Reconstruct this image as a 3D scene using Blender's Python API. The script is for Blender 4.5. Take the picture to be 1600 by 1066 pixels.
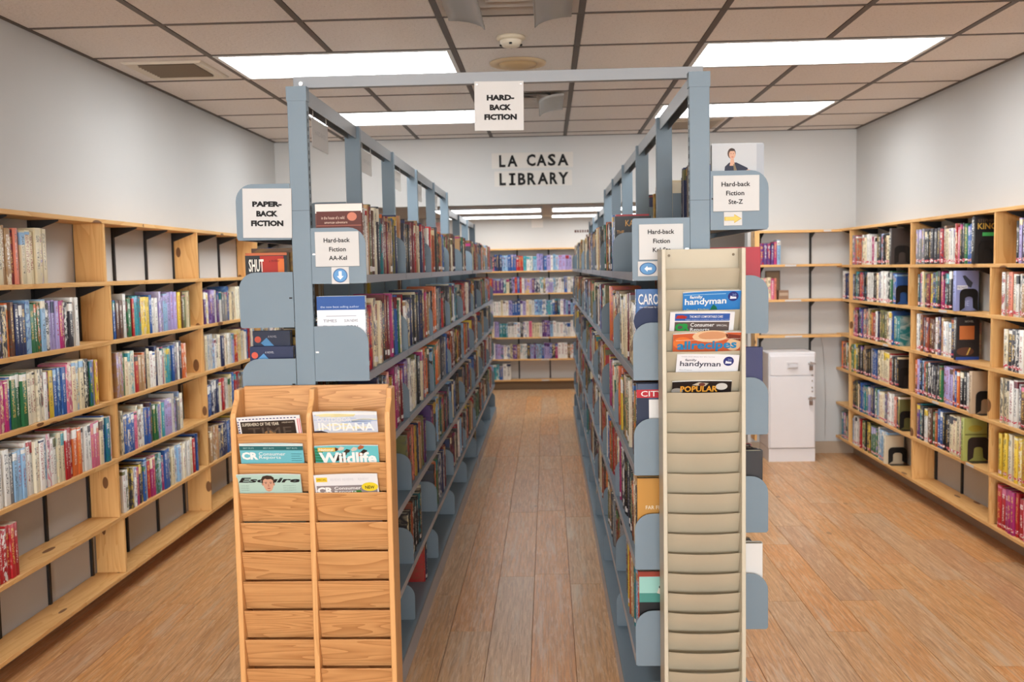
import bpy, math, random
from mathutils import Vector, Matrix

for o in list(bpy.data.objects):
    bpy.data.objects.remove(o, do_unlink=True)
S = bpy.context.scene
COL = S.collection

# ------------------------------------------------------------------ camera, world, exposure
F_PX = 1513.17
pit, yaw, rol = -0.0755, -0.038, -0.0188
cp, sp, cy, sy, cr, sr = math.cos(pit), math.sin(pit), math.cos(yaw), math.sin(yaw), math.cos(rol), math.sin(rol)
fw = Vector((sy * cp, cy * cp, sp)); r0 = Vector((cy, -sy, 0)); u0 = r0.cross(fw)
RT = r0 * cr + u0 * sr; UP = -r0 * sr + u0 * cr
cam = bpy.data.cameras.new('camera'); camo = bpy.data.objects.new('camera', cam); COL.objects.link(camo)
m = Matrix((RT, UP, -fw)).transposed().to_4x4(); m.translation = Vector((0, 0, 1.6)); camo.matrix_world = m
cam.sensor_width = 36; cam.lens = F_PX / 1600 * 36; cam.clip_start = .05; cam.clip_end = 60
cam.dof.use_dof = True; cam.dof.focus_distance = 3.15; cam.dof.aperture_fstop = 4.8
S.camera = camo
w = bpy.data.worlds.new('world'); S.world = w; w.use_nodes = True
w.node_tree.nodes['Background'].inputs[0].default_value = (.9, .95, 1, 1)
w.node_tree.nodes['Background'].inputs[1].default_value = .3
S.view_settings.view_transform = 'Standard'; S.view_settings.look = 'None'
S.view_settings.exposure = 0.36; S.view_settings.gamma = 1.0; S.view_settings.use_curve_mapping = False
LAMP = 11.5          # strength of the fluorescent lenses
la = bpy.data.lights.new('rear_fill_light', 'AREA'); la.shape = 'RECTANGLE'; la.size = 4.4; la.size_y = 2.0; la.energy = 520; la.color = (.9, .96, 1)
lo = bpy.data.objects.new('rear_fill_light', la); COL.objects.link(lo); lo.location = (.14, -8.9, 1.55); lo.rotation_euler = (math.pi / 2, 0, 0)   # added fill light, unseen behind the camera, brightens camera-facing fronts and the header

rnd = random.Random(7)
FL = 0.0; CEIL = 2.681; WL = -2.27; WR = 2.545; WB = 8.13
# ------------------------------------------------------------------ helpers
def lin(c):
    c /= 255.0
    return c / 12.92 if c <= .04045 else ((c + .055) / 1.055) ** 2.4
def C(r, g, b): return (lin(r), lin(g), lin(b), 1)
class NB:
    def __init__(s, name, rough=.6, metal=0, spec=.5):
        s.m = bpy.data.materials.new(name); s.m.use_nodes = True; s.t = s.m.node_tree; s.n = s.t.nodes; s.l = s.t.links
        s.b = s.n['Principled BSDF']; s.b.inputs['Roughness'].default_value = rough; s.b.inputs['Metallic'].default_value = metal
        s.b.inputs['Specular IOR Level'].default_value = spec
    def put(s, sock, v):
        if isinstance(v, bpy.types.NodeSocket): s.l.new(v, sock)
        elif v is not None: sock.default_value = v
    def math(s, op, a, b=None, c=None):
        n = s.n.new('ShaderNodeMath'); n.operation = op
        for i, v in enumerate((a, b, c)): s.put(n.inputs[i], v) if v is not None else None
        return n.outputs[0]
    def mix(s, f, a, b, mode='MIX'):
        n = s.n.new('ShaderNodeMix'); n.data_type = 'RGBA'; n.blend_type = mode
        s.put(n.inputs[0], f); s.put(n.inputs[6], a); s.put(n.inputs[7], b); return n.outputs[2]
    def coord(s, k='Object'): return s.n.new('ShaderNodeTexCoord').outputs[k]
    def mapv(s, v, sc, loc=(0, 0, 0)):
        n = s.n.new('ShaderNodeMapping'); s.l.new(v, n.inputs[0]); n.inputs[3].default_value = sc; n.inputs[1].default_value = loc; return n.outputs[0]
    def noise(s, v, sc, det=2, dist=0, rough=.5):
        n = s.n.new('ShaderNodeTexNoise'); s.put(n.inputs['Vector'], v); n.inputs['Scale'].default_value = sc
        n.inputs['Detail'].default_value = det; n.inputs['Distortion'].default_value = dist; n.inputs['Roughness'].default_value = rough
        return n.outputs[0]
    def voro(s, v, sc, out='Distance', feat='F1'):
        n = s.n.new('ShaderNodeTexVoronoi'); n.feature = feat; s.put(n.inputs['Vector'], v); n.inputs['Scale'].default_value = sc; return n.outputs[out]
    def attr(s, name, out='Color'):
        n = s.n.new('ShaderNodeAttribute'); n.attribute_name = name; return n.outputs[out]
    def sep(s, v):
        n = s.n.new('ShaderNodeSeparateXYZ'); s.l.new(v, n.inputs[0]); return n.outputs
    def comb(s, a, b, c):
        n = s.n.new('ShaderNodeCombineXYZ'); s.put(n.inputs[0], a); s.put(n.inputs[1], b); s.put(n.inputs[2], c); return n.outputs[0]
    def ramp(s, v, stops):
        n = s.n.new('ShaderNodeValToRGB'); s.l.new(v, n.inputs[0]); e = n.color_ramp.elements
        while len(e) < len(stops): e.new(.5)
        for i, (p, c) in enumerate(stops): e[i].position = p; e[i].color = c
        return n.outputs[0]
    def bump(s, h, st=.3, d=.002):
        n = s.n.new('ShaderNodeBump'); s.l.new(h, n.inputs['Height']); n.inputs['Strength'].default_value = st; n.inputs['Distance'].default_value = d
        s.l.new(n.outputs[0], s.b.inputs['Normal'])
    def col(s, c): s.put(s.b.inputs['Base Color'], c); return s.m
_pc = {}
def flat(r, g, b, rough=.55, name='print'):
    k = (r, g, b, rough, name)
    if k not in _pc: _pc[k] = NB('%s_%d_%d_%d' % (name, r, g, b), rough, spec=.35).col(C(r, g, b))
    return _pc[k]

# ------------------------------------------------------------------ materials
def wall_mat(name, rgb):
    n = NB(name, .85, spec=.2); v = n.noise(n.coord(), 1.3, 3); n.bump(n.noise(n.coord(), 160, 3), .12, .002)
    return n.col(n.mix(v, C(*rgb), C(rgb[0] - 8, rgb[1] - 8, rgb[2] - 9)))
M_wall = wall_mat('painted_wall', (206, 205, 203))
def wood(name, axis, light, dark, knots=True, ring=1.0, rough=.45):
    n = NB(name, rough, spec=.35); v = n.coord()
    sc = {'x': (1.2, 14, 14), 'y': (14, 1.2, 14), 'z': (14, 14, 1.2)}[axis]
    rn = n.n.new('ShaderNodeObjectInfo').outputs['Random']
    off = n.comb(n.math('MULTIPLY', rn, 13), n.math('MULTIPLY', rn, 7), n.math('MULTIPLY', rn, 5))
    va = n.n.new('ShaderNodeVectorMath'); n.l.new(v, va.inputs[0]); n.l.new(off, va.inputs[1])
    p = n.mapv(va.outputs[0], sc)
    a = n.noise(p, .75 * ring, 2, .6); bands = n.math('FRACT', n.math('MULTIPLY', a, 9 if knots else 15))
    bands = n.math('POWER', bands, 2.2)
    fine = n.noise(n.mapv(va.outputs[0], tuple(4 * q for q in sc)), 3, 3)
    c = n.mix(n.math('MULTIPLY', bands, .62), light, dark)
    c = n.mix(n.math('MULTIPLY', fine, .35), c, dark)
    if knots:
        ks = {'x': (2.6, 9, 9), 'y': (9, 2.6, 9), 'z': (7, 7, 3.4)}[axis]
        d = n.voro(n.mapv(va.outputs[0], ks), 1.0)
        k = n.math('LESS_THAN', d, .13)
        c = n.mix(n.math('MULTIPLY', k, .85), c, C(96, 50, 26))
    n.bump(bands, .08, .001)
    return n.col(c)
PL, PD = C(234, 188, 124), C(208, 147, 78)
M_pine = {a: wood('pine_' + a, a, PL, PD) for a in 'xyz'}
OL, OD = C(219, 165, 108), C(158, 100, 52)
M_oakx = wood('oak_x', 'x', OL, OD, False, 1.1, .4)
M_oakz = wood('oak_z', 'z', C(226, 172, 112), C(196, 138, 82), False, .8, .38)

n = NB('ceiling_tile', .9, spec=.1); v = n.coord()
sp_ = n.math('LESS_THAN', n.noise(v, 110, 3), .37); wv = n.noise(v, 55, 4)
n.bump(wv, .5, .004)
M_tile = n.col(n.mix(n.math('MULTIPLY', sp_, .35), n.mix(wv, C(238, 232, 228), C(226, 219, 214)), C(150, 138, 128)))
M_grid = flat(86, 74, 66, .5, 'ceiling_grid')

n = NB('floor_plank', .33, spec=.45); v = n.coord(); r3 = n.attr('rnd')
rr = n.sep(r3)
va = n.n.new('ShaderNodeVectorMath'); n.l.new(v, va.inputs[0])
va.inputs[1].default_value = (0, 0, 0)
off = n.comb(n.math('MULTIPLY', rr[0], 31), n.math('MULTIPLY', rr[1], 17), n.math('MULTIPLY', rr[2], 9)); n.l.new(off, va.inputs[1])
pv = va.outputs[0]
g1 = n.noise(n.mapv(pv, (15, .9, 1)), 1.2, 3, .5); g2 = n.noise(n.mapv(pv, (95, 3.2, 1)), 1.3, 4, .3, .65)
g3 = n.noise(n.mapv(pv, (17, 1.5, 1)), 1.0, 4, .25, .65)
rings = n.math('POWER', n.math('FRACT', n.math('MULTIPLY', g1, 7)), 3)
c = n.ramp(rr[0], [(0, C(208, 166, 124)), (.3, C(216, 164, 110)), (.62, C(218, 160, 102)), (.85, C(222, 154, 88)), (1, C(200, 154, 114))])
c = n.mix(n.math('MULTIPLY', rings, .3), c, C(160, 112, 70))
mr = n.n.new('ShaderNodeMapRange'); n.l.new(g2, mr.inputs[0]); mr.inputs[1].default_value = .45; mr.inputs[2].default_value = .68
c = n.mix(n.math('MULTIPLY', mr.outputs[0], .6), c, C(144, 100, 66))
g4 = n.noise(n.mapv(pv, (60, 5, 1), (3, 8, 0)), 1.3, 4, .8, .7)
mr = n.n.new('ShaderNodeMapRange'); n.l.new(g4, mr.inputs[0]); mr.inputs[1].default_value = .5; mr.inputs[2].default_value = .62
c = n.mix(n.math('MULTIPLY', mr.outputs[0], .5), c, C(236, 202, 158))
mr = n.n.new('ShaderNodeMapRange'); n.l.new(g3, mr.inputs[0]); mr.inputs[1].default_value = .54; mr.inputs[2].default_value = .74
c = n.mix(n.math('MULTIPLY', mr.outputs[0], .7), c, C(218, 198, 170))
kd = n.voro(n.mapv(pv, (3.3, 1.7, 1)), 1.0); c = n.mix(n.math('MULTIPLY', n.math('LESS_THAN', kd, .05), .5), c, C(105, 70, 48))
n.bump(g2, .12, .001)
M_floor = n.col(c)
M_sub = flat(110, 78, 54, .8, 'floor_joint')

def painted_metal(name, rgb, rough=.45):
    n = NB(name, rough, spec=.4); n.bump(n.noise(n.coord(), 420, 2), .12, .0006)
    return n.col(n.mix(n.noise(n.coord(), 5, 3), C(*rgb), C(rgb[0] - 9, rgb[1] - 8, rgb[2] - 7)))
M_steel = painted_metal('blue_grey_steel', (122, 138, 149))
M_rail = painted_metal('rail_steel', (150, 153, 156), .35)
M_lip = painted_metal('shelf_edge_steel', (170, 174, 182), .3)
M_tan = painted_metal('tan_steel', (196, 184, 160), .5)
M_tanl = painted_metal('tan_frame_steel', (200, 190, 168), .4)
M_white = painted_metal('white_lacquer', (238, 234, 234), .35)
M_black = flat(24, 22, 22, .5, 'black_paint')
M_bracket = flat(38, 36, 36, .55, 'black_bracket')
M_chrome = NB('bright_metal', .25, 1).col(C(200, 198, 195))
M_paper = flat(206, 204, 201, .7, 'sign_card')
M_ink = flat(22, 20, 20, .7, 'black_ink')
n = NB('page_edges', .9, spec=.1); M_page = n.col(n.mix(n.noise(n.mapv(n.coord(), (300, 300, 3)), 2, 2), C(232, 224, 206), C(200, 186, 160)))
def emit(name, st, rgb=(.96, .985, 1)):
    m_ = bpy.data.materials.new(name); m_.use_nodes = True; b = m_.node_tree.nodes['Principled BSDF']
    b.inputs['Base Color'].default_value = (.8, .8, .8, 1); b.inputs['Emission Color'].default_value = (*rgb, 1); b.inputs['Emission Strength'].default_value = st
    return m_
M_lamp = emit('lit_diffuser', LAMP)
n = NB('clear_acrylic', .25); n.b.inputs['Transmission Weight'].default_value = .5; n.b.inputs['IOR'].default_value = 1.45
M_acryl = n.col(C(235, 232, 228))

# book cover material
n = NB('book_cover', .42, spec=.4); base = n.attr('base'); acc = n.attr('accent'); aa = n.attr('accent', 'Alpha'); R3 = n.sep(n.attr('rnd'))
uvn = n.n.new('ShaderNodeUVMap'); uvn.uv_map = 'uv'; U = n.sep(uvn.outputs[0]); u, v = U[0], U[1]
spine = n.math('LESS_THAN', u, 1.5); au = n.math('ABSOLUTE', n.math('SUBTRACT', u, .5))
seed = n.math('MULTIPLY', R3[2], 97)
def band(a, b): return n.math('MULTIPLY', n.math('GREATER_THAN', v, a), n.math('LESS_THAN', v, b))
blot = n.noise(n.comb(n.math('MULTIPLY', u, 1.3), n.math('MULTIPLY', v, 4.5), seed), 1.0, 3, 1.2)
isb = n.math('MULTIPLY', n.math('GREATER_THAN', R3[0], .62), .8)
sm = n.n.new('ShaderNodeMapRange'); n.l.new(blot, sm.inputs[0]); sm.inputs[1].default_value = .42; sm.inputs[2].default_value = .66
sharp = n.math('MULTIPLY', isb, n.math('GREATER_THAN', blot, .53))
soft = n.math('MULTIPLY', n.math('MULTIPLY', sm.outputs[0], .5), n.math('GREATER_THAN', R3[0], .45))
c = n.mix(n.math('ADD', n.math('MULTIPLY', spine, sharp), n.math('MULTIPLY', n.math('SUBTRACT', 1.0, spine), soft)), base, acc)
topb = n.math('MULTIPLY', band(n.math('MULTIPLY_ADD', R3[1], .25, .7), .97), n.math('LESS_THAN', R3[0], .3))
c = n.mix(topb, c, acc)
th = n.math('MULTIPLY', band(n.math('MULTIPLY_ADD', R3[0], .12, .2), n.math('MULTIPLY_ADD', R3[2], .2, .58)), n.math('LESS_THAN', au, n.math('MULTIPLY_ADD', R3[1], .12, .16)))
tn = n.noise(n.comb(n.math('MULTIPLY', u, 5), n.math('MULTIPLY', v, 46), seed), 1.0, 1)
tm = n.math('MULTIPLY', th, n.math('GREATER_THAN', tn, .53))
th2 = n.math('MULTIPLY', band(.74, n.math('MULTIPLY_ADD', R3[2], .1, .84)), n.math('LESS_THAN', au, .3))
tn2 = n.noise(n.comb(n.math('MULTIPLY', u, 9), n.math('MULTIPLY', v, 60), seed), 1.0, 1)
tm = n.math('MULTIPLY', n.math('MAXIMUM', tm, n.math('MULTIPLY', th2, n.math('GREATER_THAN', tn2, .5))), spine)
bl = n.n.new('ShaderNodeRGBToBW'); n.l.new(base, bl.inputs[0])
ink = n.mix(n.math('GREATER_THAN', bl.outputs[0], .28), n.mix(n.math('GREATER_THAN', R3[1], .55), C(238, 232, 220), C(226, 186, 96)), n.mix(n.math('GREATER_THAN', R3[1], .6), C(30, 28, 34), C(150, 40, 44)))
c = n.mix(n.math('MULTIPLY', tm, .85), c, ink)
stk = n.math('MULTIPLY', n.math('MULTIPLY', band(n.math('MULTIPLY_ADD', R3[1], .04, .04), n.math('MULTIPLY_ADD', R3[0], .04, .115)), spine), n.math('GREATER_THAN', aa, .3))
dd = n.math('MULTIPLY', n.math('GREATER_THAN', n.noise(n.comb(n.math('MULTIPLY', u, 3), n.math('MULTIPLY', v, 30), seed), 1.0, 0), .47), n.math('GREATER_THAN', aa, .8))
c = n.mix(stk, c, n.mix(dd, C(232, 226, 222), C(206, 66, 84)))
M_book = n.col(c)

# ------------------------------------------------------------------ mesh builder
class MB:
    def __init__(s): s.v = []; s.f = []; s.mi = []; s.sm = []
    def add(s, vs, fs, m=0, sm=False):
        o = len(s.v); s.v += [tuple(p) for p in vs]
        for f in fs: s.f.append([o + i for i in f]); s.mi.append(m); s.sm.append(sm)
        return s
    def box(s, x0, x1, y0, y1, z0, z1, m=0):
        if x0 > x1: x0, x1 = x1, x0
        if y0 > y1: y0, y1 = y1, y0
        if z0 > z1: z0, z1 = z1, z0
        v = [(x, y, z) for z in (z0, z1) for y in (y0, y1) for x in (x0, x1)]
        return s.add(v, [(0, 2, 3, 1), (4, 5, 7, 6), (0, 1, 5, 4), (2, 6, 7, 3), (0, 4, 6, 2), (1, 3, 7, 5)], m)
    def prism(s, pts, ax, a0, a1, m=0, sm=False):
        """outline pts extruded along axis ax ('x': (y,z), 'y': (x,z), 'z': (x,y))"""
        P = {'x': lambda p, a: (a, p[0], p[1]), 'y': lambda p, a: (p[0], a, p[1]), 'z': lambda p, a: (p[0], p[1], a)}[ax]
        k = len(pts); v = [P(p, a0) for p in pts] + [P(p, a1) for p in pts]
        s.add(v, [tuple(range(k))[::-1], tuple(range(k, 2 * k))], m)
        o = len(s.v) - 2 * k
        for i in range(k): s.f.append([o + i, o + (i + 1) % k, o + k + (i + 1) % k, o + k + i]); s.mi.append(m); s.sm.append(sm)
        return s
    def cyl(s, c, r, h, ax='z', k=12, m=0, r2=None):
        r2 = r if r2 is None else r2; v = []
        for rr_, a in ((r, 0), (r2, h)):
            for i in range(k):
                t = 2 * math.pi * i / k; p = (math.cos(t) * rr_, math.sin(t) * rr_)
                q = {'z': (p[0], p[1], a), 'y': (p[0], a, p[1]), 'x': (a, p[0], p[1])}[ax]
                v.append((c[0] + q[0], c[1] + q[1], c[2] + q[2]))
        s.add(v, [tuple(range(k))[::-1], tuple(range(k, 2 * k))], m)
        o = len(s.v) - 2 * k
        for i in range(k): s.f.append([o + i, o + (i + 1) % k, o + k + (i + 1) % k, o + k + i]); s.mi.append(m); s.sm.append(True)
        return s
    def lathe(s, c, prof, k=28, m=0):
        v = []
        for r, z in prof:
            for i in range(k):
                t = 2 * math.pi * i / k; v.append((c[0] + math.cos(t) * r, c[1] + math.sin(t) * r, c[2] + z))
        f = []
        for j in range(len(prof) - 1):
            for i in range(k): f.append((j * k + i, j * k + (i + 1) % k, (j + 1) * k + (i + 1) % k, (j + 1) * k + i))
        return s.add(v, f, m, True)
def build(name, mb, mats, parent=None, at=None, fixn=False):
    me = bpy.data.meshes.new(name)
    org = at if at is not None else (parent['_o'] if parent is not None else (0, 0, 0))
    me.from_pydata([(p[0] - org[0], p[1] - org[1], p[2] - org[2]) for p in mb.v], [], mb.f)
    if not isinstance(mats, (list, tuple)): mats = [mats]
    for m_ in mats: me.materials.append(m_)
    me.polygons.foreach_set('material_index', mb.mi); me.polygons.foreach_set('use_smooth', mb.sm)
    me.update()
    o = bpy.data.objects.new(name, me); COL.objects.link(o); o['_o'] = list(org)
    if parent is not None: o.parent = parent
    else: o.location = org
    return o
def bevel(o, w=.002, seg=2):
    b = o.modifiers.new('bevel', 'BEVEL'); b.width = w; b.segments = seg; b.limit_method = 'ANGLE'; return o
def tag(o, label, cat, group=None, kind=None):
    o['label'] = label; o['category'] = cat
    if group: o['group'] = group
    if kind: o['kind'] = kind
    return o
def thing(name, loc, label, cat, group=None, rz=0):
    o = bpy.data.objects.new(name, None); COL.objects.link(o); o.location = loc; o['_o'] = list(loc); o.empty_display_size = .1
    return tag(o, label, cat, group)
def local_thing(name, loc, label, cat, group=None, rot=(0, 0, 0)):
    o = thing(name, loc, label, cat, group); o['_o'] = [0, 0, 0]; o.rotation_euler = rot; return o
def struct(name, mb, mats, parent=None, at=None):
    o = build(name, mb, mats, parent, at); o['kind'] = 'structure' if parent is None else 'structure'; return o
_txt = {}
def text_mb(s, bold=0.0, shear=0.0):
    k = (s, bold, shear)
    if k in _txt: return _txt[k]
    cu = bpy.data.curves.new('t', 'FONT'); cu.body = s; cu.size = 1; cu.resolution_u = 2; cu.offset = bold; cu.shear = shear; cu.align_x = 'LEFT'
    o = bpy.data.objects.new('t', cu); COL.objects.link(o)
    dg = bpy.context.evaluated_depsgraph_get(); dg.update()
    me = bpy.data.meshes.new_from_object(o.evaluated_get(dg))
    V = [tuple(q.co) for q in me.vertices]; Fc = [tuple(p.vertices) for p in me.polygons]
    bpy.data.objects.remove(o); bpy.data.curves.remove(cu); bpy.data.meshes.remove(me)
    xs = [p[0] for p in V]; ys = [p[1] for p in V]
    _txt[k] = (V, Fc, min(xs), max(xs), min(ys), max(ys)); return _txt[k]
class Fr:
    """flat frame: origin o, right R, up U, normal N (towards the viewer)"""
    def __init__(s, o, R=(1, 0, 0), U=(0, 0, 1), N=(0, -1, 0)):
        s.o = Vector(o); s.R = Vector(R).normalized(); s.U = Vector(U).normalized(); s.N = Vector(N).normalized()
    def p(s, x, y, n_=0): return s.o + s.R * x + s.U * y + s.N * n_
    def poly(s, mb, pts, n0=0, n1=.0006, m=0):
        k = len(pts); v = [s.p(x, y, n0) for x, y in pts] + [s.p(x, y, n1) for x, y in pts]
        mb.add(v, [tuple(range(k))[::-1], tuple(range(k, 2 * k))] + [(i, (i + 1) % k, k + (i + 1) % k, k + i) for i in range(k)], m)
    def rect(s, mb, x0, y0, x1, y1, n0=0, n1=.0006, m=0): s.poly(mb, [(x0, y0), (x1, y0), (x1, y1), (x0, y1)], n0, n1, m)
    def ell(s, mb, cx, cy_, rx, ry, n0=0, n1=.0006, m=0, k=16, a0=0):
        s.poly(mb, [(cx + rx * math.cos(a0 + 2 * math.pi * i / k), cy_ + ry * math.sin(a0 + 2 * math.pi * i / k)) for i in range(k)], n0, n1, m)
    def text(s, t, x0, y0, x1, y1, mat, parent, n_=.0008, bold=.0, shear=0, name='lettering', ymax=None, clip=None):
        V, Fc, a, b, c_, d = text_mb(t, bold, shear)
        sx = (x1 - x0) / (b - a); sy_ = (y1 - y0) / (d - c_); mb = MB()
        vs = [(x0 + (p[0] - a) * sx, y0 + (p[1] - c_) * sy_) for p in V]
        if clip: vs = [(max(clip[0], min(clip[1], p[0])), max(clip[2], p[1])) for p in vs]
        mb.add([s.p(p[0], p[1], n_) for p in vs], Fc)
        return build(name, mb, mat, parent)

# ------------------------------------------------------------------ the room
FRX0, FRX1, FY1 = -3.0, 3.0, 12.76   # far room
mb = MB().box(-3.1, 3.1, -9.1, 12.9, -.2, -.012); floor = struct('floor', mb, M_sub)
def plank(x0, x1, y0, y1):
    b = MB(); e = .0012
    b.add([(x0 + e, y0 + e, 0), (x1 - e, y0 + e, 0), (x1 - e, y1 - e, 0), (x0 + e, y1 - e, 0), (x0, y0, -.0035), (x1, y0, -.0035), (x1, y1, -.0035), (x0, y1, -.0035), (x0, y0, -.012), (x1, y0, -.012), (x1, y1, -.012), (x0, y1, -.012)],
          [(0, 1, 2, 3), (0, 4, 5, 1), (1, 5, 6, 2), (2, 6, 7, 3), (3, 7, 4, 0), (4, 8, 9, 5), (5, 9, 10, 6), (6, 10, 11, 7), (7, 11, 8, 4)])
    return b
def add_rnd(o, r=None):
    a = o.data.attributes.new('rnd', 'FLOAT_VECTOR', 'FACE'); r = r or (rnd.random(), rnd.random(), rnd.random())
    a.data.foreach_set('vector', list(r) * len(o.data.polygons))
PW, PLN = .1815, 1.32
nx = int(math.ceil((WR - WL) / PW)); extra = []
for i in range(nx):
    y = 2.55 - rnd.random() * PLN * .9
    x0, x1 = WL + i * PW, min(WL + (i + 1) * PW, WR)
    while y < WB:
        y1 = min(y + PLN, WB)
        if y1 - y > .05: o = build('floor_plank', plank(x0, x1 - .0005, y, y1 - .0005), M_floor, floor); add_rnd(o)
        y = y1 + .0
far = MB(); rv = []
for i in range(int((FRX1 - FRX0) / PW)):
    y = WB; x0 = FRX0 + i * PW
    while y < 12.76:
        y1 = min(y + (rnd.random() * .8 + .5 if y == WB else PLN), 12.76); b = plank(x0, x0 + PW - .0005, y + .001, y1); r = (rnd.random(), rnd.random(), rnd.random())
        far.add(b.v, b.f); rv += list(r) * len(b.f); y = y1
def attr_rnd(o, vals): o.data.attributes.new('rnd', 'FLOAT_VECTOR', 'FACE').data.foreach_set('vector', vals)
o = build('far_floor_planks', far, M_floor, floor); attr_rnd(o, rv); o['kind'] = 'stuff'
near = MB(); rv = []
for i in range(nx):
    x0 = WL + i * PW; b = plank(x0, min(x0 + PW, WR) - .0005, -9.0, 1.25); r = (rnd.random(), rnd.random(), rnd.random()); near.add(b.v, b.f); rv += list(r) * len(b.f)
o = build('near_floor_planks', near, M_floor, floor); attr_rnd(o, rv); o['kind'] = 'stuff'

struct('wall_left', MB().box(WL - .12, WL, -9.1, WB + .12, 0, CEIL + .06), M_wall)
struct('wall_right', MB().box(WR, WR + .12, -9.1, WB + .12, 0, CEIL + .06), M_wall)
struct('wall_front', MB().box(WL, WR, -9.12, -9.0, 0, CEIL + .06), M_wall)
OX0, OX1, OZ = -1.5, 1.66, 2.125
mb = MB().box(WL, OX0, WB, WB + .12, 0, CEIL + .06).box(OX1, WR, WB, WB + .12, 0, CEIL + .06).box(OX0, OX1, WB, WB + .12, OZ, CEIL + .06)
struct('wall_back', mb, M_wall)
mb = MB().box(FRX0 - .1, FRX0, WB + .12, FY1, 0, 2.4).box(FRX1, FRX1 + .1, WB + .12, FY1, 0, 2.4).box(FRX0 - .1, FRX1 + .1, FY1, FY1 + .1, 0, 2.4)
mb.box(FRX0 - .1, WL, WB, WB + .12, 0, 2.4).box(WR, FRX1 + .1, WB, WB + .12, 0, 2.4)
struct('wall_far', mb, M_wall)
M_base = flat(178, 158, 136, .6, 'baseboard_vinyl')
struct('baseboard_right', MB().box(WR - .008, WR, -9.0, WB, 0, .1), M_base)
struct('baseboard_left', MB().box(WL, WL + .008, -9.0, WB, 0, .1), M_base)
struct('baseboard_back', MB().box(OX1, WR, WB - .008, WB, 0, .1).box(WL, OX0, WB - .008, WB, 0, .1), M_base)
struct('baseboard_far', MB().box(FRX0, FRX1, FY1 - .008, FY1, 0, .11), flat(120, 100, 84, .6, 'baseboard_vinyl'))

# ceiling: slab above, dark grid of tees, tiles laid in it one by one
GX, GY, T = -1.6674, 4.246, .6096
ceil = struct('ceiling', MB().box(-3.1, 3.1, -9.1, WB + .12, CEIL + .06, CEIL + .1), M_wall)
gridmb = MB()
cols = [c_ for c_ in range(-1, 8)]; rows = list(range(-13, 8))
for r in range(-21, 7): gridmb.box(WL, WR, GY + r * T - .011, GY + r * T + .011, CEIL - .0015, CEIL + .03)
gridmb.box(WL, WL + .022, -9.0, WB, CEIL - .002, CEIL + .02).box(WR - .022, WR, -9.0, WB, CEIL - .002, CEIL + .02).box(WL, WR, WB - .02, WB, CEIL - .002, CEIL + .02)
lights = [(0, 1), (4, 1), (0, 4), (4, 4), (0, -5), (4, -5), (2, -12), (2, -18)]
lcells = {(c_ + k, r) for c_, r in lights for k in (0, 1)}
diff = {(2, -1), (2, 3)}
mid = {(c_ + 1, r) for c_, r in lights}
for c_ in range(0, 7):
    for r in range(-22, 7):
        if (c_, r) in mid: continue
        gridmb.box(GX + c_ * T - .014, GX + c_ * T + .014, max(-9.0, GY + r * T + .0095), min(WB, GY + (r + 1) * T - .0095), CEIL - .002, CEIL + .03)
build('ceiling_grid', gridmb, M_grid, ceil)
def cell(c_, r):
    return max(WL + .02, GX + c_ * T + .0125), min(WR - .02, GX + (c_ + 1) * T - .0125), max(-8.98, GY + r * T + .0095), min(WB - .02, GY + (r + 1) * T - .0095)
tm_cache = {}
for c_ in range(-1, 7):
    for r in range(-22, 7):
        if (c_, r) in lcells or (c_, r) in diff: continue
        x0, x1, y0, y1 = cell(c_, r)
        if x1 - x0 < .05 or y1 - y0 < .05: continue
        e = .004
        k = (round(x1 - x0, 3), round(y1 - y0, 3)); a = (x1 - x0) / 2; b = (y1 - y0) / 2
        if k not in tm_cache:
            q = MB(); q.box(-a, a, -b, b, .004, .02); q.add([(-a, -b, .004), (a, -b, .004), (a, b, .004), (-a, b, .004), (-a + e, -b + e, 0), (a - e, -b + e, 0), (a - e, b - e, 0), (-a + e, b - e, 0)], [(4, 7, 6, 5), (0, 4, 5, 1), (1, 5, 6, 2), (2, 6, 7, 3), (3, 7, 4, 0)])
            o = build('ceiling_tile', q, M_tile, ceil); tm_cache[k] = o.data
        else:
            o = bpy.data.objects.new('ceiling_tile', tm_cache[k]); COL.objects.link(o); o.parent = ceil
        o.location = ((x0 + x1) / 2, (y0 + y1) / 2, CEIL + .001)
far_c = struct('ceiling_far', MB().box(FRX0 - .1, FRX1 + .1, WB + .12, FY1 + .1, 2.262, 2.4), M_wall)
M_lframe = flat(214, 212, 210, .4, 'lamp_frame')
lab = {(0, 1): 'bright ceiling light panel nearest the left wall', (4, 1): 'bright ceiling light panel nearest the right wall', (0, 4): 'farther left ceiling light panel behind the hanging hardback fiction sign', (4, 4): 'farther right ceiling light panel behind the right shelving post'}
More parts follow.
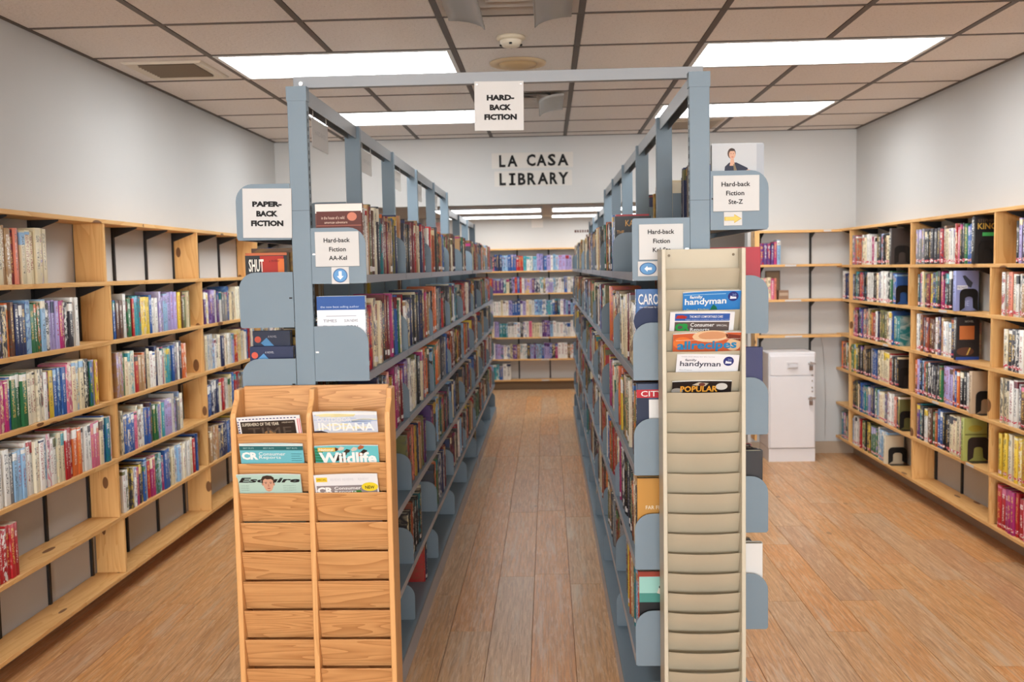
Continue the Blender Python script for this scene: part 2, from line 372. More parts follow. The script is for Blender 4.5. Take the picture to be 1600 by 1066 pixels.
for c_, r in lights:
    x0 = GX + c_ * T + .014; x1 = GX + (c_ + 2) * T - .014; y0 = GY + r * T + .011; y1 = GY + (r + 1) * T - .011
    t = thing('ceiling_light', ((x0 + x1) / 2, (y0 + y1) / 2, CEIL), lab.get((c_, r), 'fluorescent ceiling panel behind the camera, %s, %s row' % ({0: 'left', 2: 'middle', 4: 'right'}[c_], {-5: 'first', -12: 'second', -18: 'last'}.get(r, 'front'))), 'light', 'fluorescent ceiling panels')
    f_ = .022; q = MB().box(x0, x1, y0, y0 + f_, CEIL - .004, CEIL + .03).box(x0, x1, y1 - f_, y1, CEIL - .004, CEIL + .03).box(x0, x0 + f_, y0 + f_, y1 - f_, CEIL - .004, CEIL + .03).box(x1 - f_, x1, y0 + f_, y1 - f_, CEIL - .004, CEIL + .03).box(x0, x1, y0, y1, CEIL + .03, CEIL + .04)
    build('lamp_frame', q, M_lframe, t)
    build('diffuser', MB().box(x0 + f_, x1 - f_, y0 + f_, y1 - f_, CEIL + .002, CEIL + .008), M_lamp, t)
for i, (ya, yb) in enumerate(((9.0, 9.5), (10.6, 11.2), (12.05, 12.5))):
    for j, xa in enumerate((-1.25, .05)):
        t = thing('ceiling_light', (xa + .6, (ya + yb) / 2, 2.262), '%s light panel on the low ceiling of the far room, %s side' % (('first', 'middle', 'last')[i], ('left', 'right')[j]), 'light', 'ceiling panels of the far room')
        build('lamp_frame', MB().box(xa, xa + 1.2, ya, yb, 2.235, 2.262), M_lframe, t)
        build('diffuser', MB().box(xa + .02, xa + 1.18, ya + .02, yb - .02, 2.231, 2.2345), emit('far_diffuser', LAMP * .4), t)
# ceiling diffusers with clear acrylic deflectors
def deflector(c_, r, label, dark):
    x0, x1, y0, y1 = cell(c_, r); cx, cy_ = (x0 + x1) / 2, (y0 + y1) / 2
    t = thing('air_diffuser', (cx, cy_, CEIL), label, 'vent', 'square air diffusers between the light panels')
    h = (x1 - x0) / 2; q = MB(); mt = flat(196, 186, 176, .5, 'diffuser_paint')
    for a, za, b, zb in ((h, -.001, h - .05, .006), (h - .05, .006, h - .11, .05), (h - .12, .0, h - .2, .045), (h - .2, .0, .02, .03)):
        v = [(cx + sx_ * a, cy_ + sy__ * a, CEIL + za) for sx_, sy__ in ((-1, -1), (1, -1), (1, 1), (-1, 1))] + [(cx + sx_ * b, cy_ + sy__ * b, CEIL + zb) for sx_, sy__ in ((-1, -1), (1, -1), (1, 1), (-1, 1))]
        q.add(v, [(i, (i + 1) % 4, 4 + (i + 1) % 4, 4 + i) for i in range(4)])
    build('louvre', q, mt, t)
    build('duct_opening', MB().box(cx - h, cx + h, cy_ - h, cy_ + h, CEIL + .055, CEIL + .058), M_black if dark else mt, t)
    for sd in (-1, 1):
        q = MB(); N_ = 15; vs = []
        for i in range(N_ + 1):
            yy = y0 + .02 + (y1 - y0 - .04) * i / N_; z = .012 * (i % 2)
            for j in range(6):
                a = j / 5 * 1.35; vs.append((cx + sd * (h - .03 - .16 * math.sin(a)), yy, CEIL - .012 - .055 * (1 - math.cos(a)) - z * .8))
        fs = [(i * 6 + j, i * 6 + j + 1, (i + 1) * 6 + j + 1, (i + 1) * 6 + j) for i in range(N_) for j in range(5)]
        q.add(vs, fs, 0, True); o = build('acrylic_deflector', q, M_acryl, t); s_ = o.modifiers.new('s', 'SOLIDIFY'); s_.thickness = .003
        o['label'] = 'clear ribbed plastic deflector'
deflector(2, -1, 'square air diffuser with clear ribbed deflectors at the top edge', False)
deflector(2, 3, 'dark open air diffuser with clear deflector behind the hanging sign', True)
# supply vent by the left wall
t = thing('ceiling_vent', (-1.985, 5.16, CEIL), 'cream rectangular ceiling vent with dark grille near the left wall', 'vent')
q = MB(); a, b = .215, .225
cx, cy_ = -1.95, 5.165
for (a0, z0, a1, z1) in ((1, -.001, .93, -.012), (.93, -.012, .72, -.004)):
    P = lambda s_, z: [(cx - .21 * s_, cy_ - .22 * s_, CEIL + z), (cx + .21 * s_, cy_ - .22 * s_, CEIL + z), (cx + .21 * s_, cy_ + .22 * s_, CEIL + z), (cx - .21 * s_, cy_ + .22 * s_, CEIL + z)]
    q.add(P(a0, z0) + P(a1, z1), [(i, (i + 1) % 4, 4 + (i + 1) % 4, 4 + i) for i in range(4)])
build('vent_frame', q, flat(214, 204, 188, .5, 'vent_paint'), t)
build('grille_back', MB().box(cx - .15, cx + .15, cy_ - .15, cy_ + .155, CEIL - .0025, CEIL - .0005), flat(70, 58, 48, .7, 'duct'), t)
for i in range(9): build('slat', MB().prism([(cy_ - .14 + i * .034, CEIL - .003), (cy_ - .128 + i * .034, CEIL - .012), (cy_ - .126 + i * .034, CEIL - .011), (cy_ - .137 + i * .034, CEIL - .003)], 'x', cx - .148, cx + .148), flat(120, 106, 90, .5, 'vent_slat'), t)
# smoke detector
t = thing('smoke_detector', (-.155, 4.63, CEIL), 'round cream smoke detector on a ceiling tile', 'smoke detector')
build('detector_base', MB().lathe((-.155, 4.63, CEIL), [(0, -.001), (.068, -.001), (.07, -.012), (.055, -.02), (.05, -.02)]), flat(224, 212, 188, .4, 'detector'), t)
build('detector_head', MB().lathe((-.155, 4.63, CEIL), [(.052, -.02), (.05, -.034), (.04, -.046), (.02, -.05), (.0, -.05)]), flat(230, 220, 200, .4, 'detector'), t)
q = MB()
for i in range(8):
    if i % 2 == 0:
        t0 = 2 * math.pi * i / 8 - math.pi / 2 - .2; cx_, cy2 = -.155 + math.cos(t0 + .2) * .0465, 4.63 + math.sin(t0 + .2) * .0465
        q.cyl((cx_, cy2, CEIL - .044), .007, .007, 'z', 8)
build('sensing_slot', q, M_black, t)
# round speaker / return grille
t = thing('ceiling_speaker', (-.14, 5.216, CEIL), 'round yellowed cone grille on the tile above the hanging sign', 'speaker')
build('outer_ring', MB().lathe((-.14, 5.216, CEIL), [(.15, -.001), (.147, -.01), (.12, -.014), (.1, -.008)]), flat(206, 182, 146, .5, 'aged_plastic'), t)
build('cone', MB().lathe((-.14, 5.216, CEIL), [(.1, -.004), (.096, -.016), (.06, -.022), (.03, -.03), (0, -.03)]), flat(196, 168, 126, .5, 'aged_plastic'), t)
# vent far right of the ceiling
t = thing('ceiling_vent', (1.12, 7.6, CEIL), 'small square vent in the last tile row behind the right shelving rail', 'vent')
build('vent_frame', MB().box(.9, 1.34, 7.38, 7.82, CEIL - .006, CEIL), flat(190, 172, 150, .5, 'vent_paint'), t)
for i in range(8): build('slat', MB().box(.93, 1.31, 7.41 + i * .05, 7.43 + i * .05, CEIL - .014, CEIL - .006), flat(160, 144, 124, .5, 'vent_slat'), t)

# ------------------------------------------------------------------ pine wall shelving
LZ = [1.867, 1.570, 1.285, .995, .706, .415, .125]      # board tops
TH = .020; DEP = .155
STD = .4064
def shelving(name, label, axis, wall, face, a0, a1, tops, divs, stds, label_tags=(), ends=None, z_lo=0.09, std_z=None):
    """axis 'y': runs along y on the wall x=wall, facing +x or -x (face);  axis 'x': runs along x on y=wall facing -y"""
    if axis == 'y': B = lambda a, b, d0, d1, z0, z1: MB().box(wall + face * d0, wall + face * d1, a, b, z0, z1)
    else: B = lambda a, b, d0, d1, z0, z1: MB().box(a, b, wall - d0, wall - d1, z0, z1)
    loc = (wall + face * .01, (a0 + a1) / 2, tops[-1]) if axis == 'y' else ((a0 + a1) / 2, wall - .01, tops[-1])
    t = thing(name, loc, label, 'bookcase')
    for i, z in enumerate(tops):
        e0, e1 = (a0, a1) if not ends else ends[i]
        k = 2 if e1 - e0 > 2.2 else 1
        cuts = [e0] + ([e0 + (e1 - e0) * (.42 + .1 * rnd.random())] if k == 2 else []) + [e1]
        for p, q_ in zip(cuts, cuts[1:]): bevel(build('shelf', B(p + .0005, q_ - .0005, .004, DEP, z - TH, z), M_pine[axis], t), .0015, 1)
    for i in range(len(tops) - 1):
        for d in divs:
            dy = d[i] if isinstance(d, (list, tuple)) else d
            if dy is None: continue
            bevel(build('upright', B(dy - .0095, dy + .0095, .006, DEP - .003, tops[i + 1], tops[i] - TH), M_pine['z'], t), .0012, 1)
    zt = tops[0] + .0; zb = z_lo
    for s_ in stds:
        build('standard', B(s_ - .0085, s_ + .0085, .0, .012, zb, zt - TH), M_bracket, t)
        for z in tops:
            prof = [(.012, z - TH - .052), (.012, z - TH), (DEP - .02, z - TH), (DEP - .02, z - TH - .006)]
            q = MB(); w2 = .0035
            if axis == 'y': q.prism([(wall + face * p[0], p[1]) for p in prof], 'y', s_ - w2, s_ + w2)
            else: q.prism([(wall - p[0], p[1]) for p in prof], 'x', s_ - w2, s_ + w2)
            build('bracket', q, M_bracket, t)
    for (a, b, z) in label_tags:
        build('shelf_tag', B(a, b, DEP, DEP + .0012, z - .017, z - .003), M_paper, t)
    return t
stdL = [3.78 + STD * i for i in range(11)]
divsL = [[3.37] * 6, [4.585, 4.62, 4.59, 4.63, 4.61, 4.65], [5.82, 5.865, 5.85, 5.88, 5.86, 5.88], [7.03, 7.06, 7.04, 7.07, 7.05, 7.07]]
shL = shelving('wall_bookcase', 'long pine wall shelving with black brackets along the left wall', 'y', WL, 1, 2.2, WB - .005, LZ, divsL, stdL)
RZ = [1.867, 1.573, 1.298, 1.012, .727, .437, .155]
stdR = [6.40 + .4 * i for i in range(-7, 5)]
divsR = [[7.79] * 6, [6.5, 6.53, 6.48, 6.5, 6.46, 6.44], [5.3, 5.34, 5.32, 5.34, 5.32, 5.31], [4.1] * 6]
shR = shelving('wall_bookcase', 'long pine wall shelving full of books along the right wall', 'y', WR, -1, 2.2, WB - .005, RZ, divsR, stdR, [(6.9, 7.0, RZ[3]), (5.9, 6.02, RZ[2]), (5.5, 5.6, RZ[5]), (6.0, 6.1, RZ[4])])
BZ = [1.862, 1.585, 1.300, 1.006]
shB = shelving('wall_bookcase', 'short mostly empty pine shelving on the back wall above the white cabinet', 'x', WB, 1, 1.705, WR - DEP - .002, BZ, [[1.715] * 3], [1.76, 2.172], [(1.93, 2.02, BZ[1]), (1.93, 2.06, BZ[2]), (1.93, 2.07, BZ[3]), (2.24, 2.3, BZ[0])], z_lo=.7)
build('end_board', MB().box(1.686, 1.7045, WB - DEP, WB - .004, .14, BZ[0]), M_pine['z'], shB)
shBL = shelving('wall_bookcase', 'pine shelving on the back wall left of the left steel stack', 'x', WB, 1, WL + DEP + .002, -1.52, LZ, [[-1.54] * 6], [-1.95, -1.6])
FZ = [1.848, 1.558, 1.268, .978, .692, .406, .134]
shF = shelving('wall_bookcase', 'pine shelving at the far end of the middle aisle', 'x', FY1, 1, -1.35, 1.35, FZ, [[-1.34] * 6, [1.34] * 6], [-1.21, -.8, -.395, .015, .43, .84, 1.25], [(-.1, .0, z) for z in FZ[1:]])
build('far_kick_board', MB().box(-1.35, 1.35, FY1 - .12, FY1 - .1, .0, .114), flat(120, 96, 70, .6, 'kick_board'), shF)

# ------------------------------------------------------------------ steel shelving islands
BKT = []   # book rows get filled later
def panel_pts(x_in, x_out, z0, z1, r=.055):
    s_ = 1 if x_out > x_in else -1; pts = [(x_in, z0), (x_out - s_ * .006, z0), (x_out, z0 + .006)]
    for i in range(7):
        a = i / 6 * math.pi / 2; pts.append((x_out - s_ * r + s_ * r * math.cos(a), z1 - r + r * math.sin(a)))
    pts.append((x_in, z1)); return pts if s_ > 0 else pts[::-1]
def island(label, xc, ys, ztop, levL, levR, first_sq=False, run2=False):
    hw = .031; t = thing('steel_shelving', (xc, (ys[0] + ys[-1]) / 2, 0), label, 'bookshelf')
    x_l, x_r = xc - .21, xc + .21
    for i, y in enumerate(ys):
        p = build('post', MB().box(xc - hw, xc + hw, y, y + .035, .0, ztop), M_steel, t); bevel(p, .002, 2)
        if i == 0 and not run2:
            build('post_cap', MB().box(xc - hw - .002, xc + hw + .002, y - .002, y + .037, ztop - .045, ztop + .001), M_steel, p)
            q = MB()
            z = .1
            while z < ztop - .08:
                for s_ in (-1, 1): q.box(xc + s_ * (hw + .0002), xc + s_ * (hw + .0012), y + .012, y + .0165, z, z + .013)
                z += .0254
            build('slots', q, M_black, p)['kind'] = 'stuff'
            build('seam', MB().box(xc - hw - .0004, xc + hw + .0004, y - .0005, y + .036, 1.798, 1.7995), flat(80, 92, 100, .6, 'seam'), p)
    build('top_rail', MB().box(xc - .018, xc + .018, ys[0] + .037, ys[-1] + .035, ztop - .012, ztop + .002).box(xc + .016, xc + .0185, ys[0] + .037, ys[-1] + .03, ztop - .05, ztop).box(xc - .0185, xc - .016, ys[0] + .037, ys[-1] + .03, ztop - .05, ztop), M_rail, t)
    for y in ys[1:]:
        for s_ in (-1, 1): build('bolt', MB().cyl((xc + s_ * .0185, y + .017, ztop - .02), .008, s_ * .009, 'x', 8), M_chrome, t)
    for s_, levs in ((-1, levL), (1, levR)):
        xi = xc + s_ * (hw + .001); xo = xc + s_ * .21
        for j, z in enumerate(levs):
            for a, b in zip(ys, ys[1:]):
                ya, yb = a + .004, b + .003
                if j == len(levs) - 1:
                    xb = xc + s_ * .222
                    o = build('base_shelf', MB().box(xi, xb, ya, yb, z - .012, z), M_steel, t)
                    build('kick_plate', MB().box(xb - s_ * .012, xb, ya + .002, yb - .002, .0, z - .0125), M_lip, t)
                else:
                    o = build('shelf', MB().box(xi, xo - s_ * .002, ya + .002, yb - .002, z - .006, z), M_steel, t)
                    build('shelf_lip', MB().box(xo - s_ * .002, xo, ya + .002, yb - .002, z - .024, z + .003).box(xo - s_ * .012, xo - s_ * .002, ya + .002, yb - .002, z - .024, z - .021), M_lip, o)
            for i, y in enumerate(ys):
                z1 = z + .158; z0 = z - .024
                pts = panel_pts(xi, xo + s_ * .001, z0 if j < len(levs) - 1 else z, z1)
                if first_sq and i == 0 and s_ == -1 and j == 0: pts = panel_pts(xi, xo + s_ * .001, z0, z1 + .012, .008)
                yy = y - .001 if i < len(ys) - 1 else y + .004
                p = build('end_plate', MB().prism(pts, 'y', yy, yy + .003), M_steel, t)
                if i == 0: build('hook_slot', MB().box(xi + s_ * .004, xi + s_ * .014, yy - .0006, yy - .0001, z + .07, z + .075), M_black if (s_ < 0) == (xc < 0) else M_chrome, p)
    return t
XL, XR = -.802, .476
YL = [3.15 + .89 * i for i in range(6)]; YL2 = [7.66 + .914 * i for i in range(4)]
YR = [3.05 + .905 * i for i in range(6)]; YR2 = [7.64 + .914 * i for i in range(4)]
LL = [1.729, 1.442, 1.157, .87, .58, .1]            # left island, side facing the left wall
LA = [1.583, 1.262, .975, .665, .345, .1]           # left island, aisle side
RA = [1.576, 1.262, .958, .652, .335, .1]           # right island, aisle side
RR = [1.729, 1.405, 1.085, .77, .455, .1]           # right island, side facing the right wall
islL = island('tall blue-grey steel double shelving left of the middle aisle', XL, YL, 2.196, LL, LA)
islR = island('tall blue-grey steel double shelving right of the middle aisle', XR, YR, 2.190, RR and RA, RR, first_sq=True)
islL2 = island('lower steel shelving continuing the left stack into the far room', XL, YL2, 2.075, LL, LA, run2=True)
islR2 = island('lower steel shelving continuing the right stack into the far room', XR, YR2, 2.075, RA, RR, run2=True)
# tie bar across the aisle
t = thing('tie_bar', (-.15, 3.2, 2.2), 'pale grey metal bar spanning the aisle between the two front posts', 'bar')
bevel(build('bar', MB().box(XL - .02, XR + .035, 3.195, 3.222, 2.199, 2.236), M_rail, t), .001, 1)
for x in (XL + .006, XR - .006): build('bolt', MB().cyl((x, 3.195, 2.212), .007, -.006, 'y', 8), M_chrome, t)

# ------------------------------------------------------------------ books
PAL = {
 'white': (228, 224, 216), 'cream': (222, 206, 170), 'ivory': (232, 222, 196), 'grey': (128, 126, 126), 'black': (34, 31, 33), 'charcoal': (58, 56, 62),
 'navy': (38, 46, 84), 'blue': (46, 90, 158), 'pale blue': (142, 178, 208), 'teal': (30, 118, 124), 'turquoise': (70, 160, 170), 'green': (44, 104, 62), 'lime green': (150, 186, 66), 'olive': (108, 106, 62),
 'yellow': (226, 192, 62), 'mustard': (188, 146, 54), 'orange': (214, 106, 48), 'tan': (176, 138, 96), 'brown': (98, 62, 44), 'rust': (158, 74, 44), 'red': (178, 38, 42), 'dark red': (112, 26, 36),
 'pink': (214, 110, 138), 'magenta': (168, 42, 104), 'purple': (92, 52, 118), 'lavender': (168, 154, 200), 'salmon': (216, 128, 104)}
MIXL = ['white'] * 9 + ['cream'] * 4 + ['ivory'] * 3 + ['pale blue'] * 3 + ['blue'] * 3 + ['orange', 'yellow', 'red', 'red', 'dark red', 'brown', 'black', 'black', 'charcoal', 'charcoal', 'olive', 'green', 'teal', 'turquoise', 'lavender', 'lavender', 'pink', 'purple', 'magenta', 'navy', 'navy', 'tan', 'grey']
MIXI = ['white'] * 4 + ['cream'] * 5 + ['ivory'] * 2 + ['black'] * 7 + ['charcoal'] * 5 + ['navy'] * 5 + ['brown'] * 3 + ['rust'] * 3 + ['dark red'] * 4 + ['red'] * 3 + ['tan'] * 4 + ['mustard'] * 3 + ['olive'] * 3 + ['green', 'green', 'teal', 'teal', 'pale blue', 'blue', 'blue', 'purple', 'orange', 'orange', 'yellow', 'grey', 'grey', 'salmon', 'magenta']
MIXR = ['white'] * 7 + ['cream'] * 5 + ['pale blue'] * 3 + ['blue'] * 3 + ['navy'] * 4 + ['black'] * 6 + ['charcoal'] * 4 + ['teal', 'green', 'olive', 'yellow', 'orange', 'red', 'red', 'dark red', 'pink', 'magenta', 'purple', 'lavender', 'lavender', 'brown', 'brown', 'tan', 'grey', 'grey', 'turquoise', 'rust', 'salmon']
MIXF = ['white'] * 8 + ['cream'] * 3 + ['lavender'] * 5 + ['purple'] * 2 + ['blue'] * 4 + ['navy'] * 4 + ['pale blue'] * 4 + ['magenta', 'red', 'orange', 'yellow', 'teal', 'turquoise', 'pink', 'charcoal', 'grey', 'tan']
BOOKS = []
ORD = lambda k: '%d%s' % (k, 'th' if 10 <= k % 100 <= 20 else {1: 'st', 2: 'nd', 3: 'rd'}.get(k % 10, 'th'))
def row(kind, dirn, fixed, face, a0, a1, z, mix, where, tm=(.018, .045), hm=(.19, .23), dm=(.12, .14), mark=0, setback=.008, zmax=None, word='paperback', rev=False, forced=None, lean_end=True):
    """fill a shelf between a0..a1; fixed = coordinate of the shelf's front plane, dirn the running axis, face the way the spines look"""
    a = a0; k = 0; run = 0; cur = None; seq = []
    while True:
        if run <= 0 or forced: run = rnd.choice((1, 1, 1, 2, 3)); cur = (rnd.choice(mix), rnd.choice(mix), rnd.uniform(*hm), rnd.uniform(*tm))
        run -= 1
        name, ac, h, th = cur; h *= rnd.uniform(.985, 1.015); th *= rnd.uniform(.85, 1.2)
        if zmax: h = min(h, zmax)
        if a + th > a1: break
        seq.append((a + th / 2, th, h, name, ac)); a += th + rnd.uniform(.0003, .0015)
        if rnd.random() < .03: a += rnd.uniform(.002, .012)
    nseq = len(seq)
    for i, (pa, th, h, name, ac) in enumerate(seq):
        num = (nseq - i) if rev else i + 1
        r = [rnd.random(), rnd.random(), rnd.random()]
        sb = setback + rnd.random() * .012
        lean = 0
        if i == 0 and lean_end == 'near': lean = -.06
        d = min(rnd.uniform(*dm), .20 - sb)
        if dirn == 'y': loc = (fixed - face * sb, pa, z + .0006)
        else: loc = (pa, fixed + sb, z + .0006)
        BOOKS.append(dict(kind=kind, loc=loc, dirn=dirn, face=face, t=th, h=h, d=d, base=PAL[name], acc=PAL[ac], cname=name, r=r, mark=(mark if mark != .5 or rnd.random() < .45 else 0), label='%s %s, %s from %s' % (name, word, ORD(num), where), lean=lean, row=(where, z), num=num))
def book_geo(b, pages=False):
    """local geometry; u axis = running direction, w = spine direction"""
    t, h, d = b['t'], b['h'], b['d']; hard = b['kind'] != 'paperback_book'; rr_ = .004 if hard else .0008; bt = .0024 if hard else .0007; pin = .003 if hard else .0003
    if b['dirn'] == 'y': P = lambda u_, w_, z_: (w_ * b['face'], u_, z_)
    else: P = lambda u_, w_, z_: (u_, -w_, z_)
    if b.get('lean'):
        s_ = b['lean']; P0 = P; P = lambda u_, w_, z_: P0(u_ + s_ * z_, w_, z_)
    if pages:
        q = MB(); x = t / 2 - bt * .7; v = [P(a, w_, z_) for z_ in (pin, h - pin) for w_ in (-d + pin, -rr_ - .0005) for a in (-x, x)]
        q.add(v, [(0, 2, 3, 1), (4, 5, 7, 6), (0, 1, 5, 4), (2, 6, 7, 3), (0, 4, 6, 2), (1, 3, 7, 5)]); return q
    H = t / 2
    out = [(-H, -d), (-H, -rr_), (-H * .55, -rr_ * .3), (0, 0), (H * .55, -rr_ * .3), (H, -rr_), (H, -d)]
    Hi = H - bt; inn = [(-Hi, -d), (-Hi, -rr_ - bt), (-Hi * .55, -rr_ * .3 - bt), (0, -bt), (Hi * .55, -rr_ * .3 - bt), (Hi, -rr_ - bt), (Hi, -d)]
    q = MB(); K = 7
    q.v = [P(a, w_, 0) for a, w_ in out] + [P(a, w_, h) for a, w_ in out] + [P(a, w_, h) for a, w_ in inn] + [P(a, w_, h * .97) for a, w_ in inn] + [P(a, w_, 0) for a, w_ in inn]
    uv = []
    flip = (b['dirn'] == 'y' and b['face'] > 0)
    def add(f, us, sm=False):
        if flip: f = f[::-1]; us = us[::-1]
        q.f.append(f); q.mi.append(0); q.sm.append(sm); uv.extend(us)
    us = [2.9, 0, .22, .5, .78, 1, 2.9]
    for i in range(6):
        if i == 0: ua, ub = 3, 2
        elif i == 5: ua, ub = 2, 3
        else: ua, ub = us[i], us[i + 1]
        if b['dirn'] == 'y' and b['face'] > 0 and 0 < i < 5: ua, ub = 1 - ua, 1 - ub
        add([i, i + 1, K + i + 1, K + i], [(ua, 0), (ub, 0), (ub, 1), (ua, 1)], 0 < i < 5)
        add([K + i, K + i + 1, 2 * K + i + 1, 2 * K + i], [(2.5, .5)] * 4)
        add([2 * K + i, 2 * K + i + 1, 3 * K + i + 1, 3 * K + i], [(2.5, .5)] * 4)
    add([0, K, 2 * K, 4 * K], [(2.5, .5)] * 4); add([K - 1, 5 * K - 1, 3 * K - 1, 2 * K - 1], [(2.5, .5)] * 4)
    q.uv = uv; return q
def book_attrs(me, uvs, base, acc, rr_):
    l = me.uv_layers.new(name='uv'); l.data.foreach_set('uv', [c_ for p in uvs for c_ in p])
    me.attributes.new('base', 'FLOAT_COLOR', 'FACE').data.foreach_set('color', base)
    me.attributes.new('accent', 'FLOAT_COLOR', 'FACE').data.foreach_set('color', acc)
    me.attributes.new('rnd', 'FLOAT_VECTOR', 'FACE').data.foreach_set('vector', rr_)
def bcol(b):
    f = .93 + .12 * b['r'][1]; c1 = [lin(min(255, x * f)) for x in b['base']] + [1.0]; c2 = [lin(x) for x in b['acc']] + [float(b['mark'])]; return c1, c2
GRP = {}
def make_book(b, pages=True):
    q = book_geo(b); o = build(b['kind'], q, M_book, None); o['_o'] = [0, 0, 0]; nf = len(q.f); c1, c2 = bcol(b)
    book_attrs(o.data, q.uv, c1 * nf, c2 * nf, b['r'] * nf); o.location = b['loc']
    tag(o, b['label'], 'book', b.get('group') or GRP[b['kind']])
    if pages:
        p = build('page_block', book_geo(b, True), M_page, None); p.parent = o
    return o
GRP.update(paperback_book='paperbacks on the left wall shelves', library_book='books on the right wall shelves', hardback_book='hardbacks on the steel shelving')
TIER = ['top', 'second', 'third', 'fourth', 'fifth', 'bottom']
def bay(kind, side, i, d0, d1, wn, **kw):
    """one bay tier of wall shelving; tier i sits on board i+1"""
    if side == 'L': row(kind, 'y', WL + DEP, 1, d0, d1, LZ[i + 1], kw.pop('mix', MIXL), wn, zmax=LZ[i] - LZ[i + 1] - TH - .012, **kw)
    else: row(kind, 'y', WR - DEP, -1, d0, d1, RZ[i + 1], kw.pop('mix', MIXR), wn, zmax=RZ[i] - RZ[i + 1] - TH - .01, mark=1, rev=True, **kw)
for i, end in enumerate((4.09, 4.335, 4.46, 4.58, 3.72)):
    tier = TIER[i] if i < 4 else 'fifth'
    wn = 'camera end, %s tier, nearest bay of left wall' % tier
    bay('paperback_book', 'L', i, 3.50 if i else 3.5, end, wn, tm=(.02, .036), hm=((.2, .225) if i else (.215, .235)), mix=(['charcoal', 'navy', 'pale blue', 'salmon', 'tan', 'orange', 'cream', 'cream', 'ivory', 'lavender', 'brown', 'dark red'] if i == 0 else ['red', 'white', 'rust'] if i == 4 else MIXL))
for i, end in enumerate((None, 5.70, 5.6, 5.53, 5.72)):
    if end: bay('paperback_book', 'L', i, (4.665 if i < 3 else 4.68), end, 'camera end, %s tier, second bay of left wall' % TIER[i], tm=(.02, .04), hm=(.185, .225), mix=(['turquoise', 'teal', 'cream', 'pale blue', 'green', 'pink', 'yellow', 'blue', 'lavender', 'white', 'white', 'olive', 'brown', 'red'] if i == 1 else MIXL))
for i, end in enumerate((None, 6.7, 6.93, 6.8, 6.6)):
    if end: bay('paperback_book', 'L', i, 5.915, end, 'camera end, %s tier, third bay of left wall' % TIER[i], tm=(.024, .045), hm=(.185, .225))
for i in range(5): bay('paperback_book', 'L', i, 7.10, 7.9, 'camera end, %s tier, last bay of left wall' % TIER[i], tm=(.024, .045), hm=(.185, .225))
for i in range(1, 5): row('paperback_book', 'x', WB - DEP, -1, WL + DEP + .06, -1.62, LZ[i + 1], MIXL, 'the corner, %s tier, back wall left shelving' % TIER[i], zmax=.25, tm=(.024, .045))
row('paperback_book', 'x', WB - DEP, -1, WL + DEP + .06, -1.62, LZ[1], MIXL, 'the corner, top tier, back wall left shelving', zmax=.25, tm=(.024, .045))
# right wall
for i, (s_, e_) in enumerate(((6.87, 7.77), (6.80, 8.05), (6.72, 7.77), (6.72, 8.05), (6.70, 7.76), (6.95, 8.02))):
    if e_ > 7.8:
        bay('library_book', 'R', i, s_, 7.765, 'corner end, %s tier, far bay of right wall' % TIER[i], tm=(.026, .052), hm=(.2, .235))
        bay('library_book', 'R', i, 7.82, e_, 'corner end, %s tier, corner bay of right wall' % TIER[i], tm=(.026, .052), hm=(.2, .23))
    else: bay('library_book', 'R', i, s_, e_, 'corner end, %s tier, far bay of right wall' % TIER[i], tm=(.026, .052), hm=(.2, .235))
for i, s_ in enumerate((5.56, 5.80, 5.78, 5.56, 5.66)):
    bay('library_book', 'R', i, s_, 6.44, 'corner end, %s tier, middle bay of right wall' % TIER[i], tm=(.025, .048), hm=(.21, .24))
for i in range(6):
    mix = MIXR; hm = (.21, .245)
    if i == 4: mix = ['yellow', 'mustard', 'yellow', 'mustard', 'ivory']
    if i == 5: mix = ['red', 'magenta', 'red', 'red', 'pink']
    bay('library_book', 'R', i, 4.55, 5.25 - (.13 if i == 0 else 0), 'divider, %s tier, near bay of right wall' % TIER[i], tm=(.025, .045), hm=hm, mix=mix)
row('library_book', 'x', WB - DEP, -1, 1.73, 1.91, BZ[1], ['white', 'white', 'blue', 'navy', 'red', 'magenta', 'purple', 'pale blue'], 'left, top tier above the white cabinet', tm=(.02, .03), hm=(.17, .2), zmax=.23)
row('library_book', 'x', WB - DEP, -1, 1.735, 1.875, BZ[2], ['salmon', 'pink', 'pink', 'magenta', 'white', 'cream'], 'left, second tier above the white cabinet', tm=(.02, .03), hm=(.17, .21), zmax=.23)
# far end shelving
FE = [(-1.3, 1.3)] * 5 + [(-1.3, -.47)]
for i, (s_, e_) in enumerate(FE): row('far_book', 'x', FY1 - DEP, -1, s_, e_, FZ[i + 1], MIXF, 'left', tm=(.026, .045), hm=(.18, .215), zmax=.24)
# islands
def isl_rows(xc, ys, levs, s_, name, kind='hardback_book', fills=None, hmax=None, low=False):
    for bi, (a, b) in enumerate(zip(ys, ys[1:])):
        for j, z in enumerate(levs):
            gap = (levs[j - 1] - z - .036) if j else .3
            e = b - .012; st = a + .008
            if fills and (bi, j) in fills:
                if fills[(bi, j)] is None: continue
                st, e = a + fills[(bi, j)][0], a + fills[(bi, j)][1]
            else:
                r = rnd.random()
                if j == len(levs) - 1: e = a + (.0 if r < .7 else .12 + .25 * rnd.random())
                elif r < .45: e = a + .55 + .25 * rnd.random()
            if e - st < .05: continue
            row(kind, 'y', xc + s_ * .21, s_, st, e, z, MIXI, 'front, %s shelf, %s bay, %s' % (TIER[j], ['first', 'second', 'third', 'fourth', 'fifth', 'sixth', 'seventh', 'eighth'][bi + (5 if low else 0)], name), tm=(.022, .05), hm=(.205, .245), dm=(.13, .15), mark=.5, setback=.012, zmax=min(.25, gap - .01), word='hardback')
fl = {(0, 0): (.06, .86), (0, 1): (.065, .86), (0, 2): (.24, .86), (0, 5): None, (1, 5): (.5, .6), (2, 5): None, (0, 4): (.01, .2), (0, 3): (.01, .6), (1, 4): (.01, .5)}
